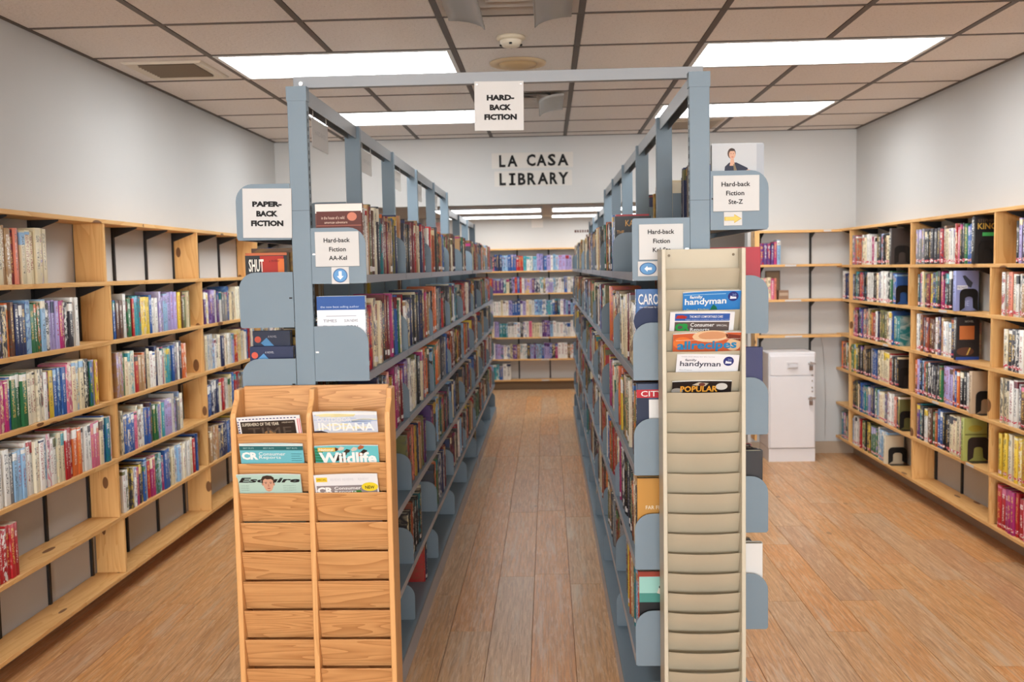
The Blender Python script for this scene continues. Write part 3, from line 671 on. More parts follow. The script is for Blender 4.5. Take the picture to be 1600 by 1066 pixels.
isl_rows(XL, YL, LA, 1, 'left stack aisle side', fills=fl)
isl_rows(XR, YR, RA, -1, 'right stack aisle side', fills={(0, 0): None, (1, 0): (.1, .88), (0, 1): (.06, .88), (0, 2): (.06, .88), (0, 3): (.06, .88), (0, 5): None, (1, 5): None, (0, 4): (.06, .7)})
isl_rows(XL, YL2, LA, 1, 'left stack aisle side', low=True)
isl_rows(XR, YR2, RA, -1, 'right stack aisle side', low=True)
isl_rows(XL, YL[:3], LL, -1, 'left stack wall side', fills={(0, 0): None, (1, 0): None, (0, 1): (.09, .5), (0, 2): (.13, .8)})
isl_rows(XL, YL[2:4], LL[1:], -1, 'left stack wall side rear')
isl_rows(XR, YR[:4], RR, 1, 'right stack wall side', fills={(0, 0): (.45, .86), (1, 0): (.3, .86), (2, 0): (.1, .5), (0, 1): (.1, .8), (0, 2): (.06, .8), (0, 3): (.06, .8), (0, 4): (.06, .8)})
# keep the largest 300 of each kind as things of their own, the rest as stuff
def size_px(b):
    x, y, z = b['loc']
    pr = 1.0
    if b['kind'] == 'hardback_book':
        if 'left stack wall side' in b['label'] or 'right stack wall side' in b['label']: pr = .35 if y < 3.6 or z > 1.7 else .05
    return pr / (y * y) * b['t'] * 25
by = {}
for b in BOOKS: by.setdefault(b['kind'], []).append(b)
for kind, L in by.items():
    L.sort(key=size_px, reverse=True)
    lim = 0 if kind == 'far_book' else 278
    seen = set()
    for b in L[:lim]: make_book(b, b['loc'][1] < 7.3)
    rest = L[lim:]
    if rest:
        q = MB(); uvs = []; c1s = []; c2s = []; rs = []; pg = MB()
        for b in rest:
            g = book_geo(b); lx, ly, lz = b['loc']; q.add([(p[0] + lx, p[1] + ly, p[2] + lz) for p in g.v], g.f); uvs += g.uv; c1, c2 = bcol(b); k = len(g.f); c1s += c1 * k; c2s += c2 * k; rs += b['r'] * k
            g = book_geo(b, True); pg.add([(p[0] + lx, p[1] + ly, p[2] + lz) for p in g.v], g.f)
        q.sm = [False] * len(q.f)
        nm = {'paperback_book': 'distant_paperbacks', 'library_book': 'distant_library_books', 'hardback_book': 'distant_hardbacks', 'far_book': 'far_room_books'}[kind]
        lb = {'paperback_book': 'distant rows of paperbacks at the back end of the left wall shelves', 'library_book': 'farthest rows of books in the corner of the right wall shelves', 'hardback_book': 'distant rows of hardbacks along the deep bays of the steel shelving', 'far_book': 'pale blue and purple book rows on the far end shelves'}[kind]
        o = build(nm, q, M_book); tag(o, lb, 'books', None, 'stuff'); book_attrs(o.data, uvs, c1s, c2s, rs)
        p = build('page_blocks', pg, M_page); p.parent = o; p['kind'] = 'stuff'

# ------------------------------------------------------------------ single books whose covers face the camera
def multi(rgb_list): return [flat(*c_) for c_ in rgb_list]
def special(kind, xs, face, y0, t_, h, d, z, rgb, acc, label, design=None, mark=0, lie=False):
    b = dict(kind=kind, loc=(xs, y0 + t_ / 2, z + .0006), dirn='y', face=face, t=t_, h=h, d=d, base=rgb, acc=acc, r=[.4, .3, rnd.random()], mark=mark, label=label, lean=0, group='books whose covers face the camera')
    o = make_book(b, True); x0 = xs - d if face > 0 else xs
    fr = Fr((x0, y0 - .0002, z)); fr2 = fr
    if design:
        o['_o'] = list(b['loc']); design(fr, d, h, o)
    return o
def prn(fr, parent, items, name='cover_print'):
    """items: (rgb, kind, args, n0, n1)"""
    cols_ = []; q = MB()
    for rgb, kd, ar, lv in items:
        if rgb not in cols_: cols_.append(rgb)
        m_ = cols_.index(rgb); a, b = .0002 + .0003 * lv, .0004 + .0003 * lv
        if kd == 'r': fr.rect(q, *ar, a, b, m_)
        elif kd == 'e': fr.ell(q, *ar, a, b, m_)
        else: fr.poly(q, ar, a, b, m_)
    return build(name, q, multi(cols_), parent)
K1 = (24, 22, 24); CR_ = (236, 228, 206)
def ds_top(fr, w_, h, o):
    prn(fr, o, [((222, 216, 208), 'r', (0, h - .03, w_, h), 0), ((92, 44, 36), 'r', (.004, .06, w_ - .004, h - .024), 1), ((196, 120, 96), 'e', (w_ * .78, h - .042, .016, .014), 2), ((150, 84, 70), 'r', (.004, h - .072, w_ - .004, h - .069), 2)])
    fr.text('in the house of a wild', .02, h - .05, w_ * .62, h - .04, flat(220, 190, 170), o, .0015); fr.text('american adventure', .03, h - .064, w_ * .68, h - .056, flat(220, 190, 170), o, .0015)
def ds_blue(fr, w_, h, o):
    prn(fr, o, [((44, 84, 150), 'r', (0, h - .045, w_, h), 0), ((228, 230, 234), 'r', (0, 0, w_, h - .045), 0)])
    gm = flat(96, 98, 112)
    for a, b, s_ in ((.02, h - .085, 'TIMES'), (.09, h - .085, 'SUN NEWS'), (.02, h - .105, 'Daily'), (.095, h - .105, 'OPAL')): fr.text(s_, a, b, a + .045, b + .009, gm, o, .0008)
    fr.text('the new best selling author', .012, h - .04, w_ - .02, h - .031, flat(190, 206, 232), o, .0012)
    prn(fr, o, [((150, 152, 164), 'r', (.03, h - .066, w_ - .03, h - .064), 1), ((150, 152, 164), 'r', (.03, h - .115, w_ - .04, h - .1135), 1)], 'rule_lines')
def ds_shut(fr, w_, h, o):
    prn(fr, o, [((40, 40, 42), 'r', (0, 0, w_, h - .008), 0), ((168, 44, 32), 'p', [(w_ * .5, 0), (w_ * .92, 0), (w_ * .92, h - .01), (w_ * .35, h - .01)], 1), ((214, 110, 50), 'r', (w_ * .78, .1, w_ * .93, h - .02), 2)])
    fr.text('SHUT', .012, h - .062, .062, h - .02, flat(228, 222, 210), o, .0016, .02)
    fr.text('a thriller', .08, h - .03, .115, h - .022, flat(90, 20, 20), o, .0016)
def ds_navy(fr, w_, h, o):
    prn(fr, o, [((214, 92, 70), 'e', (.02, h - .028, .011, .011), 1), ((92, 150, 200), 'p', [(.03, h - .04), (.05, h - .022), (.075, h - .05), (.1, h - .05), (.06, h - .065)], 1), ((200, 190, 90), 'r', (.05, h - .056, .1, h - .052), 2)])
    fr.text('A NOVEL', .055, h - .022, .085, h - .015, flat(190, 190, 200), o, .0016)
def ds_carol(fr, w_, h, o):
    prn(fr, o, [((30, 44, 80), 'e', (w_ * .35, h - .1, .06, .05), 1), ((120, 170, 216), 'p', [(w_ * .6, 0), (w_, 0), (w_, h - .06), (w_ * .7, h - .07)], 1)])
    fr.text('CAROL', .008, h - .048, .085, h - .014, flat(226, 228, 228), o, .0016, .015); fr.text('the old house by the sea', .012, h - .06, .09, h - .053, flat(226, 228, 228), o, .0016)
def ds_cit(fr, w_, h, o):
    prn(fr, o, [((186, 30, 44), 'r', (0, h - .044, w_, h - .018), 1), ((30, 40, 66), 'r', (0, 0, w_ * .26, h - .044), 1), ((228, 226, 222), 'r', (w_ * .26, 0, w_, h - .05), 1)])
    fr.text('CITY', .014, h - .04, .085, h - .022, flat(232, 228, 224), o, .0016, .01)
    for i in range(3): fr.text(('AN', 'ISLAND', 'ROSE')[i], .075, h - .085 - i * .018, .1, h - .078 - i * .018, flat(120, 50, 54), o, .0016)
def ds_far(fr, w_, h, o):
    prn(fr, o, [((192, 138, 60), 'r', (0, 0, w_, h), 0), ((30, 22, 20), 'e', (.075, .085, .055, .05), 1), ((30, 22, 20), 'e', (.08, .155, .013, .016), 1), ((30, 22, 20), 'r', (.03, .12, .12, .15), 1)])
    fr.text('FAR FROM', .026, h - .1, .1, h - .088, flat(228, 214, 186), o, .0016, .01); fr.text('THE TREE', .026, h - .128, .1, h - .116, flat(228, 214, 186), o, .0016, .01)
def ds_green(fr, w_, h, o):
    prn(fr, o, [((150, 58, 38), 'r', (0, h - .014, w_, h), 1), ((150, 200, 190), 'r', (.003, h - .07, w_, h - .016), 1), ((70, 140, 130), 'r', (.003, h - .1, w_, h - .07), 1), ((26, 24, 26), 'r', (.003, 0, w_, h - .1), 2), ((220, 214, 200), 'p', [(.06, h - .07), (.09, h - .08), (.085, h - .045), (.07, h - .04)], 3), ((40, 40, 36), 'e', (.074, h - .05, .008, .006), 4)])
    fr.text('WORD', .05, h - .15, .09, h - .138, flat(190, 196, 186), o, .0018)
def ds_king(fr, w_, h, o):
    fr.text('STEPHEN', .02, h - .03, w_ - .02, h - .014, flat(120, 100, 80), o, .0012); fr.text('KING', .018, h - .07, w_ - .015, h - .036, flat(200, 160, 70), o, .0012, .02)
    prn(fr, o, [((70, 176, 96), 'r', (.045, h - .108, w_, h - .088), 1)])
def ds_lav(fr, w_, h, o):
    prn(fr, o, [((60, 62, 74), 'p', [(.04, h - .03), (.055, h - .026), (.1, h - .07), (.09, h - .1), (.07, h - .09)], 1), ((224, 224, 230), 'r', (.01, h - .11, .07, h - .085), 1)])
    fr.text('MICHAEL', .012, h - .105, .068, h - .09, flat(90, 90, 120), o, .0012); fr.text('DIE', .03, .03, .08, .06, flat(190, 200, 236), o, .0012, .01)
def ds_orange(fr, w_, h, o):
    prn(fr, o, [((196, 112, 56), 'r', (.02, h - .13, w_ - .03, h - .05), 1), ((92, 56, 40), 'e', (w_ * .4, .05, .05, .025), 1), ((40, 70, 150), 'r', (0, .0, w_, .018), 1), ((214, 180, 90), 'p', [(.06, .03), (.068, .03), (.085, .07), (.078, .072)], 2)])
    fr.text('NOVEL', .05, h - .03, .1, h - .018, flat(200, 196, 180), o, .0012)
def ds_yel(fr, w_, h, o): prn(fr, o, [((176, 160, 60), 'e', (w_ * .5, h - .06, .04, .02), 1), ((120, 120, 60), 'r', (.01, h - .1, w_, h - .09), 1)])
def ds_woman(fr, w_, h, o):
    sk = (206, 160, 134); nv = (34, 38, 58); g = h - .245
    its = [((188, 190, 192), 'r', (.005, 0, w_ * .86, h - .002), 0), ((168, 172, 178), 'r', (w_ * .86, 0, w_, h - .002), 0),
        ((84, 60, 48), 'e', (.062, .203 + g, .0105, .0135), 1), (nv, 'p', [(.041, .13 + g), (.1, .13 + g), (.103, .152 + g), (.094, .166 + g), (.074, .18 + g), (.056, .18 + g), (.045, .17 + g)], 1),
        (nv, 'p', [(.074, .18 + g), (.08, .152 + g), (.106, .153 + g), (.102, .166 + g)], 2),
        (sk, 'p', [(.057, .172 + g), (.07, .172 + g), (.067, .192 + g), (.06, .192 + g)], 2), (sk, 'e', (.0635, .2 + g, .0082, .0115), 3), (sk, 'e', (.104, .156 + g, .008, .0055), 4), ((120, 104, 80), 'p', [(.068, .152 + g), (.077, .154 + g), (.07, .176 + g), (.066, .176 + g)], 3),
        ((60, 40, 34), 'e', (.0602, .2025 + g, .001, .0008), 4), ((60, 40, 34), 'e', (.0668, .2025 + g, .001, .0008), 4), ((176, 84, 80), 'e', (.0638, .194 + g, .0028, .0009), 4), ((60, 44, 36), 'p', [(.0545, .206 + g), (.0565, .213 + g), (.062, .2162 + g), (.069, .214 + g), (.0725, .206 + g), (.069, .209 + g), (.058, .209 + g)], 4)]
    S_ = lambda x, y: (.068 + (x - .068) * 1.22, .15 + (y - .15) * 1.22)
    out = []
    for rgb, kd, ar, lv in its:
        if kd == 'p': ar = [S_(*p) for p in ar]
        elif kd == 'e': ar = S_(ar[0], ar[1]) + (ar[2] * 1.22, ar[3] * 1.22)
        out.append((rgb, kd, ar, lv))
    prn(fr, o, out)
for (xc, face, levs, j, y0, t_, h, d, rgb, acc, label, fn) in (
    (XL, 1, LA, 0, 3.166, .035, .236, .155, (110, 60, 50), (60, 30, 28), 'brown and white hardback above the first left aisle sign', ds_top),
    (XL, 1, LA, 1, 3.166, .04, .255, .16, (222, 226, 232), (60, 90, 150), 'blue topped white hardback at the front of the second left aisle shelf', ds_blue),
    (XL, -1, LL, 1, 3.19, .03, .222, .14, (190, 96, 50), (60, 50, 44), 'orange and black paperback reading SHUT below the paperback sign', ds_shut),
    (XL, -1, LL, 2, 3.23, .03, .245, .13, (34, 44, 72), (30, 36, 60), 'taller dark navy book with a red moon beside the left steel post', ds_navy),
    (XL, -1, LL, 2, 3.19, .03, .195, .15, (28, 40, 78), (200, 190, 90), 'shorter navy book with a red dot in front of the taller one', ds_navy),
    (XR, -1, RA, 0, 4.005, .04, .225, .15, (30, 30, 32), (200, 130, 60), 'black hardback with tan lettering behind the left arrow sign', None),
    (XR, -1, RA, 1, 3.068, .035, .262, .15, (52, 104, 166), (30, 50, 110), 'blue hardback with white lettering beside the tan magazine rack', ds_carol),
    (XR, -1, RA, 2, 3.068, .035, .266, .15, (40, 60, 96), (220, 220, 224), 'white and navy hardback with a red title band beside the tan rack', ds_cit),
    (XR, -1, RA, 3, 3.068, .035, .268, .16, (196, 142, 66), (90, 60, 40), 'ochre hardback with a dark figure on its cover beside the tan rack', ds_far),
    (XR, -1, RA, 4, 3.068, .035, .28, .17, (186, 70, 60), (30, 60, 50), 'green and black hardback with a bird on its cover near the floor', ds_green),
    (XR, 1, RR, 0, 3.066, .03, .243, .16, (196, 198, 200), (60, 70, 90), 'grey hardback showing a seated person in a dark sweater above the right sign', ds_woman),
    (XR, 1, RR, 1, 3.10, .035, .246, .168, (176, 32, 48), (226, 214, 190), 'tall red book just right of the top of the tan rack', None),
    (XR, 1, RR, 2, 3.066, .035, .25, .172, (38, 40, 92), (60, 130, 200), 'navy blue book right of the tan rack beside the white cabinet', None),
    (XR, 1, RR, 3, 3.066, .035, .235, .165, (34, 30, 32), (230, 226, 220), 'black book right of the tan rack at the level of the cabinet base', None),
    (XR, 1, RR, 4, 3.066, .03, .25, .16, (226, 224, 220), (120, 130, 120), 'white book right of the tan rack above the lowest plate', None)):
    special('hardback_book' if 'paperback reading' not in label else 'paperback_book', xc + face * .2, face, y0, t_, h, d, levs[j], rgb, acc, label, fn)
o = [q for q in bpy.data.objects if q.get('label', '').startswith('black hardback with tan lettering')][0]
o['_o'] = [0, 0, 0]; o['_o'] = list(o.location); fr = Fr((XR - .2, 4.0048, RA[0]))
fr.text('KAREN', .045, .185, .13, .21, flat(214, 160, 84), o, .0012, .01); fr.text('THE', .01, .155, .04, .168, flat(214, 160, 84), o, .0012)
# stacked lying books on the third left aisle shelf
zz = LA[2]
for i, (rgb, th) in enumerate((((60, 110, 112), .03), ((206, 190, 120), .022), ((48, 56, 84), .035), ((120, 100, 60), .03), ((34, 92, 112), .03), ((196, 200, 190), .02), ((30, 70, 90), .032), ((216, 208, 160), .02))):
    q = MB().box(XL + .045, XL + .19, 3.166, 3.36, zz + .0008, zz + .0028).box(XL + .045, XL + .19, 3.166, 3.36, zz + th - .002, zz + th).box(XL + .187, XL + .19, 3.166, 3.36, zz + .0028, zz + th - .002)
    o = build('hardback_book', q, flat(*rgb, .45, 'lying_cover'), None, (XL + .12, 3.25, zz)); tag(o, '%s book lying flat, %s from the bottom of the stack behind the oak rack' % (('teal', 'straw', 'navy', 'olive', 'deep teal', 'pale grey', 'dark blue', 'cream')[i], ORD(i + 1)), 'book', 'books lying flat behind the oak rack')
    build('page_block', MB().box(XL + .048, XL + .1865, 3.169, 3.357, zz + .0029, zz + th - .0021), M_page, o); zz += th + .0006
for (i, s_, t_, h, rgb, acc, label, fn) in (
    (0, 5.515, .042, .262, (30, 28, 30), (90, 80, 70), 'black hardback with gold author name on the top right wall shelf', ds_king),
    (1, 5.755, .042, .235, (150, 156, 204), (120, 126, 180), 'lavender hardback with dark diagonal figure on the right wall', ds_lav),
    (2, 5.735, .042, .25, (40, 34, 34), (196, 110, 60), 'dark hardback with orange picture on the third right wall shelf', ds_orange),
    (3, 5.52, .038, .24, (196, 170, 140), (150, 50, 44), 'tan hardback behind a black bookend on the fourth right wall shelf', None),
    (4, 5.615, .042, .25, (176, 178, 96), (140, 140, 70), 'yellow-green hardback behind a brown bookend on the fifth right shelf', ds_yel),
    (0, 6.83, .04, .25, (70, 62, 60), (90, 80, 76), 'charcoal grey hardback ending the far bay of the top right shelf', None),
    (5, 6.91, .04, .2, (222, 206, 176), (200, 180, 150), 'cream hardback behind the lowest bookend of the right wall', None)):
    special('library_book', WR - DEP - .012, -1, s_, t_, h, .135, RZ[i + 1], rgb, acc, label, fn)
# black bookends on the right wall
def bookend(i, y, label, rgb=(22, 20, 20), hh=.13, w_=.105, x0=None):
    x0 = WR - DEP + .012 if x0 is None else x0; z = RZ[i + 1]; q = MB(); out = []; inn = []
    r = .03
    for k in range(7):
        a = math.pi - k / 6 * math.pi / 2; out.append((x0 + r + r * math.cos(a), z + hh - r + r * math.sin(a)))
    for k in range(7):
        a = math.pi / 2 - k / 6 * math.pi / 2; out.append((x0 + w_ - r + r * math.cos(a), z + hh - r + r * math.sin(a)))
    out = [(x0, z)] + out + [(x0 + w_, z)]
    cx, cz, rx, rz = x0 + w_ / 2, z + .045, w_ * .3, .04
    n_ = len(out); inn = []
    for p in out:
        ang = math.atan2(p[1] - cz, p[0] - cx); inn.append((cx + rx * math.cos(ang), max(z + .004, cz + rz * math.sin(ang))))
    for ya, dr in ((y, 1), (y + .002, -1)):
        vs = [(p[0], ya, p[1]) for p in out] + [(p[0], ya, p[1]) for p in inn]
        q.add(vs, [((k, k + 1, n_ + k + 1, n_ + k) if dr > 0 else (n_ + k, n_ + k + 1, k + 1, k)) for k in range(n_ - 1)])
    q.add([(p[0], ya, p[1]) for ya in (y, y + .002) for p in out], [(k, n_ + k, n_ + k + 1, k + 1) for k in range(n_ - 1)])
    q.add([(p[0], ya, p[1]) for ya in (y, y + .002) for p in inn], [(k, k + 1, n_ + k + 1, n_ + k) for k in range(n_ - 1)])
    t = build('bookend', q, flat(*rgb, .4, 'bookend'), None, (x0 + w_ / 2, y, z)); tag(t, label, 'bookend', 'bookends on the right wall')
    build('foot_plate', MB().box(x0, x0 + w_, y - .06, y, z + .0004, z + .0016), flat(*rgb, .4, 'bookend'), t)
bookend(0, 5.508, 'black bookend under the gold-lettered book on the top right shelf')
bookend(1, 5.748, 'black arched bookend in front of the lavender book')
bookend(3, 5.512, 'black bookend on the fourth shelf of the right wall')
bookend(4, 5.607, 'brown-black bookend in front of the yellow-green book', (50, 38, 32), .14, .12)
bookend(5, 6.902, 'black bookend on the bottom right shelf before the cream book', hh=.12, w_=.13)
bookend(1, 6.79, 'black bookend ending the far bay of the second right shelf')
bookend(3, 6.71, 'black bookend ending the far bay of the fourth right shelf', hh=.14)
bookend(0, 6.824, 'black bookend ending the far bay of the top right shelf')
bookend(4, 6.69, 'black bookend ending the far bay of the fifth right shelf')
# single bookends in the aisle
t = build('bookend', MB().prism([(XL + .13, LA[5]), (XL + .185, LA[5]), (XL + .185, LA[5] + .14), (XL + .17, LA[5] + .16), (XL + .13, LA[5] + .16)], 'y', 3.34, 3.343), M_black, None, (XL + .15, 3.34, LA[5])); tag(t, 'black bookend alone on the base shelf beside the oak rack', 'bookend')
build('foot_plate', MB().box(XL + .13, XL + .185, 3.343, 3.42, LA[5] + .0004, LA[5] + .0016), M_black, t)
# things on the back shelves
t = build('book_box', MB().box(1.885, 1.965, WB - .13, WB - .09, BZ[2] + .0005, BZ[2] + .075), flat(150, 118, 96, .7, 'box'), None, (1.925, WB - .11, BZ[2])); tag(t, 'small brown box beside the pink books on the back shelf', 'box')
build('label_strip', MB().box(1.89, 1.96, WB - .1312, WB - .13, BZ[2] + .03, BZ[2] + .055), flat(186, 160, 136, .7, 'box'), t)
t = build('leaning_picture', MB().box(1.80, 1.92, WB - .03, WB - .022, BZ[2] + .0005, BZ[2] + .235), flat(96, 78, 62, .6, 'picture_edge'), None, (1.86, WB - .03, BZ[2])); tag(t, 'brown picture leaning on the wall behind the pink books', 'picture')
build('picture_print', MB().box(1.808, 1.912, WB - .0312, WB - .03, BZ[2] + .01, BZ[2] + .225), flat(132, 110, 84, .6, 'picture'), t)

# ------------------------------------------------------------------ signs
def sign(name, label, x0, x1, y, z0, z1, lines, tilt=0, thick=.003, bold=.045, mat=None, font_h=None):
    t = build(name, MB().box(x0, x1, y - thick, y, z0, z1), mat or M_paper, None, ((x0 + x1) / 2, y, (z0 + z1) / 2)); tag(t, label, 'sign')
    bevel(t, .0006, 1)
    fr = Fr((x0, y - thick - .0002, z0)); w_, h_ = x1 - x0, z1 - z0
    for s_, a, b, c_, d in lines: fr.text(s_, a * w_, b * h_, c_ * w_, d * h_, M_ink, t, .0006, bold)
    if tilt: t.rotation_euler = (0, tilt, 0)
    return t
s = sign('hanging_sign', 'white card sign reading HARD-BACK FICTION hanging from the bar', -.229, -.069, 3.193, 2.046, 2.204, [('HARD-', .25, .61, .81, .725), ('BACK', .31, .41, .75, .53), ('FICTION', .2, .215, .86, .335)], tilt=.012, bold=.06)
for a in (-.22, -.078): build('pin', MB().cyl((a, 3.19, 2.194), .003, -.0015, 'y', 8), M_chrome, s)
s = sign('shelf_sign', 'white card sign reading PAPER-BACK FICTION on the left plate', -.99, -.829, 3.1475, 1.712, 1.872, [('PAPER-', .2, .63, .8, .74), ('BACK', .28, .43, .72, .55), ('FICTION', .17, .235, .83, .355)], tilt=.02, bold=.06)
sign('shelf_sign', 'white card sign for hardback fiction AA-Kel on the aisle plate', -.756, -.612, 3.1475, 1.615, 1.728, [('Hard-back', .2, .69, .8, .82), ('Fiction', .32, .43, .7, .56), ('AA-Kel', .31, .18, .72, .31)], bold=.018)
sign('shelf_sign', 'white card sign for hardback fiction Kel-Ste behind the tan rack', .286, .423, 3.0475, 1.617, 1.727, [('Hard-back', .2, .72, .8, .85), ('Fiction', .32, .46, .7, .59), ('Kel-Ste', .31, .21, .72, .34)], bold=.018)
sign('shelf_sign', 'white card sign for hardback fiction Ste-Z on the right plate', .516, .658, 3.0475, 1.762, 1.872, [('Hard-back', .18, .69, .8, .82), ('Fiction', .28, .44, .67, .57), ('Ste-Z', .33, .2, .64, .33)], bold=.018)
def arrow(x0, x1, y, z0, z1, label, circ, bg, ang):
    t = build('arrow_sticker', MB().box(x0, x1, y - .0012, y, z0, z1), M_paper, None, ((x0 + x1) / 2, y, (z0 + z1) / 2)); tag(t, label, 'sticker', 'arrow stickers under the signs')
    fr = Fr(((x0 + x1) / 2, y - .0012, (z0 + z1) / 2)); q = MB(); rx, ry = (x1 - x0) * .42, (z1 - z0) * .42
    if circ:
        fr.ell(q, 0, 0, rx, ry, .0002, .0005, 0, 28); fr.ell(q, 0, 0, rx * .88, ry * .88, .0005, .0007, 1, 28); s_ = min(rx, ry) * .6; mats = [flat(58, 92, 140), flat(96, 150, 200), flat(232, 236, 240)]
    else: s_ = rx; mats = [flat(190, 160, 60), flat(190, 160, 60), flat(222, 190, 96)]
    A = [(-1, -.35), (.15, -.35), (.15, -.8), (1, 0), (.15, .8), (.15, .35), (-1, .35)]
    f = (1, .62 if not circ else 1)
    pts = [((a * math.cos(ang) - b * math.sin(ang)) * s_ * f[0], (a * math.sin(ang) + b * math.cos(ang)) * s_ * f[1]) for a, b in A]
    fr.poly(q, pts, .0007, .001, 2)
    if not circ: fr.poly(q, [(a * 1.12, b * 1.16) for a, b in pts], .0004, .0006, 0)
    build('arrow_print', q, mats, t)
arrow(-.705, -.648, 3.1475, 1.558, 1.613, 'blue round sticker with a white down arrow on the left aisle plate', True, None, -math.pi / 2)
arrow(.282, .345, 3.0475, 1.566, 1.612, 'blue oval sticker with a white left arrow on the right aisle plate', True, None, math.pi)
arrow(.549, .605, 3.0475, 1.718, 1.76, 'yellow right arrow sticker under the Ste-Z sign', False, None, 0)
# small cards hanging under the left top rail
for i in range(5):
    ya = YL[i] + .2; dz = 0
    t = build('hanging_card', MB().box(XL - .002, XL + .0005, ya, ya + .24, 2.03 + dz, 2.128 + dz), M_paper, None, (XL, ya + .12, 2.13)); tag(t, 'small white card hanging below the left top rail, %s from the front post' % ORD(i + 1), 'card', 'cards under the left rail')
    fr = Fr((XL + .0007, ya, 2.03 + dz), (0, 1, 0), (0, 0, 1), (1, 0, 0)); fr.text('HARD-BACK', .04, .045, .2, .062, flat(176, 176, 176), t, .0002)
    build('string', MB().cyl((XL, ya + .02, 2.128 + dz), .002, .045, 'z', 6).cyl((XL, ya + .22, 2.128 + dz), .002, .045, 'z', 6), M_paper, t)
# wall lettering
t = build('wall_sign', MB().box(-.45, .225, WB - .003, WB - .0005, 2.425, 2.55).box(-.43, .215, WB - .003, WB - .0005, 2.275, 2.4), flat(214, 208, 200, .8, 'sign_sheet'), None, (-.1, WB, 2.41)); tag(t, 'two lines of big black letters on the white header wall', 'sign')
fr = Fr((0, WB - .0032, 0))
for s_, a, b, c_, d in (('L', -.388, 2.434, -.335, 2.534), ('A', -.32, 2.436, -.235, 2.531), ('C', -.16, 2.437, -.085, 2.537), ('A', -.078, 2.437, .006, 2.532), ('S', .016, 2.437, .082, 2.535), ('A', .096, 2.437, .188, 2.532),
                        ('L', -.388, 2.284, -.335, 2.386), ('I', -.308, 2.284, -.255, 2.384), ('B', -.234, 2.284, -.17, 2.384), ('R', -.156, 2.284, -.083, 2.384), ('A', -.072, 2.286, .018, 2.384), ('R', .03, 2.286, .096, 2.384), ('Y', .1, 2.284, .186, 2.384)):
    if s_ == 'I':
        q = MB(); fr.rect(q, a, b, c_, b + .017, 0, .003); fr.rect(q, a, d - .017, c_, d, 0, .003); fr.rect(q, (a + c_) / 2 - .011, b, (a + c_) / 2 + .011, d, 0, .003); build('letter', q, M_ink, t)
    else:
        o = fr.text(s_, a, b, c_, d, M_ink, t, .003, .035, name='letter')
for i, (x, z, w_) in enumerate(((.35, 2.06, .62), (.5, 2.0, .42))):
    t = tag(build('wall_lettering', MB().box(x, x + w_, FY1 - .004, FY1 - .001, z - .004, z + .004), flat(214, 208, 202, .8, 'sign_sheet'), None, (x, FY1, z)), '%s line of small brown lettering high on the far wall' % ('upper', 'lower')[i], 'sign', 'lettering on the far wall')
    q = MB(); a = x + .01
    while a < x + w_ - .03:
        b = rnd.uniform(.012, .028); q.box(a, a + b, FY1 - .008, FY1 - .004, z - .016, z + .016); a += b + rnd.uniform(.008, .016)
    build('small_letters', q, flat(96, 66, 60, .8, 'brown_letters'), t)['kind'] = 'stuff'
t = build('wall_notice', MB().box(-.2, -.05, FY1 - .004, FY1 - .001, 2.12, 2.22), flat(222, 216, 210, .8, 'notice'), None, (-.12, FY1, 2.17)); tag(t, 'faint paper notice on the far wall above the end shelving', 'notice')
t = build('poster', MB().box(-1.62, -1.33, FY1 - .03, FY1 - .002, 2.0, 2.25), flat(226, 222, 218, .6, 'poster_frame'), None, (-1.5, FY1, 2.1)); tag(t, 'pale framed poster with pink print on the far wall, left', 'poster')
build('poster_print', MB().box(-1.59, -1.36, FY1 - .032, FY1 - .03, 2.02, 2.21), flat(232, 176, 168, .6, 'poster_print'), t)

# ------------------------------------------------------------------ white cabinet
cx0, cx1, cy0, cy1, cz = 1.755, 2.13, 7.775, 8.115, .885
t = thing('white_cabinet', ((cx0 + cx1) / 2, (cy0 + cy1) / 2, 0), 'white metal cabinet with drawer and door under the back shelves', 'cabinet')
bevel(build('body', MB().box(cx0, cx1, cy0 + .012, cy1, .105, cz), M_white, t), .012, 3)
build('plinth', MB().box(cx0 + .003, cx1 - .003, cy0 + .012, cy1, .0, .104), M_white, t)
d1 = bevel(build('drawer', MB().box(cx0 + .012, cx1 - .012, cy0, cy0 + .0115, .7, cz - .03), M_white, t), .003, 2)
q = MB().box(1.895, 1.99, cy0 - .006, cy0 - .0005, .80, .812).box(1.895, 1.903, cy0 - .006, cy0 - .0005, .755, .80).box(1.982, 1.99, cy0 - .006, cy0 - .0005, .755, .80); build('label_holder', q, M_white, d1)
build('cup_pull', MB().prism([(cy0 - .0005, .757), (cy0 - .014, .757), (cy0 - .018, .764), (cy0 - .01, .785), (cy0 - .0005, .793)], 'x', 1.904, 1.981), flat(204, 200, 200, .3, 'pull'), d1)
d2 = bevel(build('door', MB().box(cx0 + .012, cx1 - .012, cy0, cy0 + .0115, .115, .692), M_white, t), .003, 2)
for z, par in ((.795, d1), (.515, d2)):
    q = MB().box(2.065, 2.125, cy0 - .008, cy0 - .0005, z - .008, z + .008).cyl((2.085, cy0 - .001, z), .014, -.016, 'y', 12); build('hasp', q, M_chrome, par)
    q = MB().box(2.074, 2.1, cy0 - .02, cy0 - .006, z - .055, z - .022); q.cyl((2.078, cy0 - .013, z - .023), .0025, .025, 'z', 6).cyl((2.096, cy0 - .013, z - .023), .0025, .025, 'z', 6); build('padlock', q, flat(120, 96, 82, .4, 'padlock'), par)
for z in (.7, .655, .6, .57): build('keyring_tag', MB().cyl((2.098, cy0 - .003, z), .007, -.003, 'y', 8), M_chrome, d2)
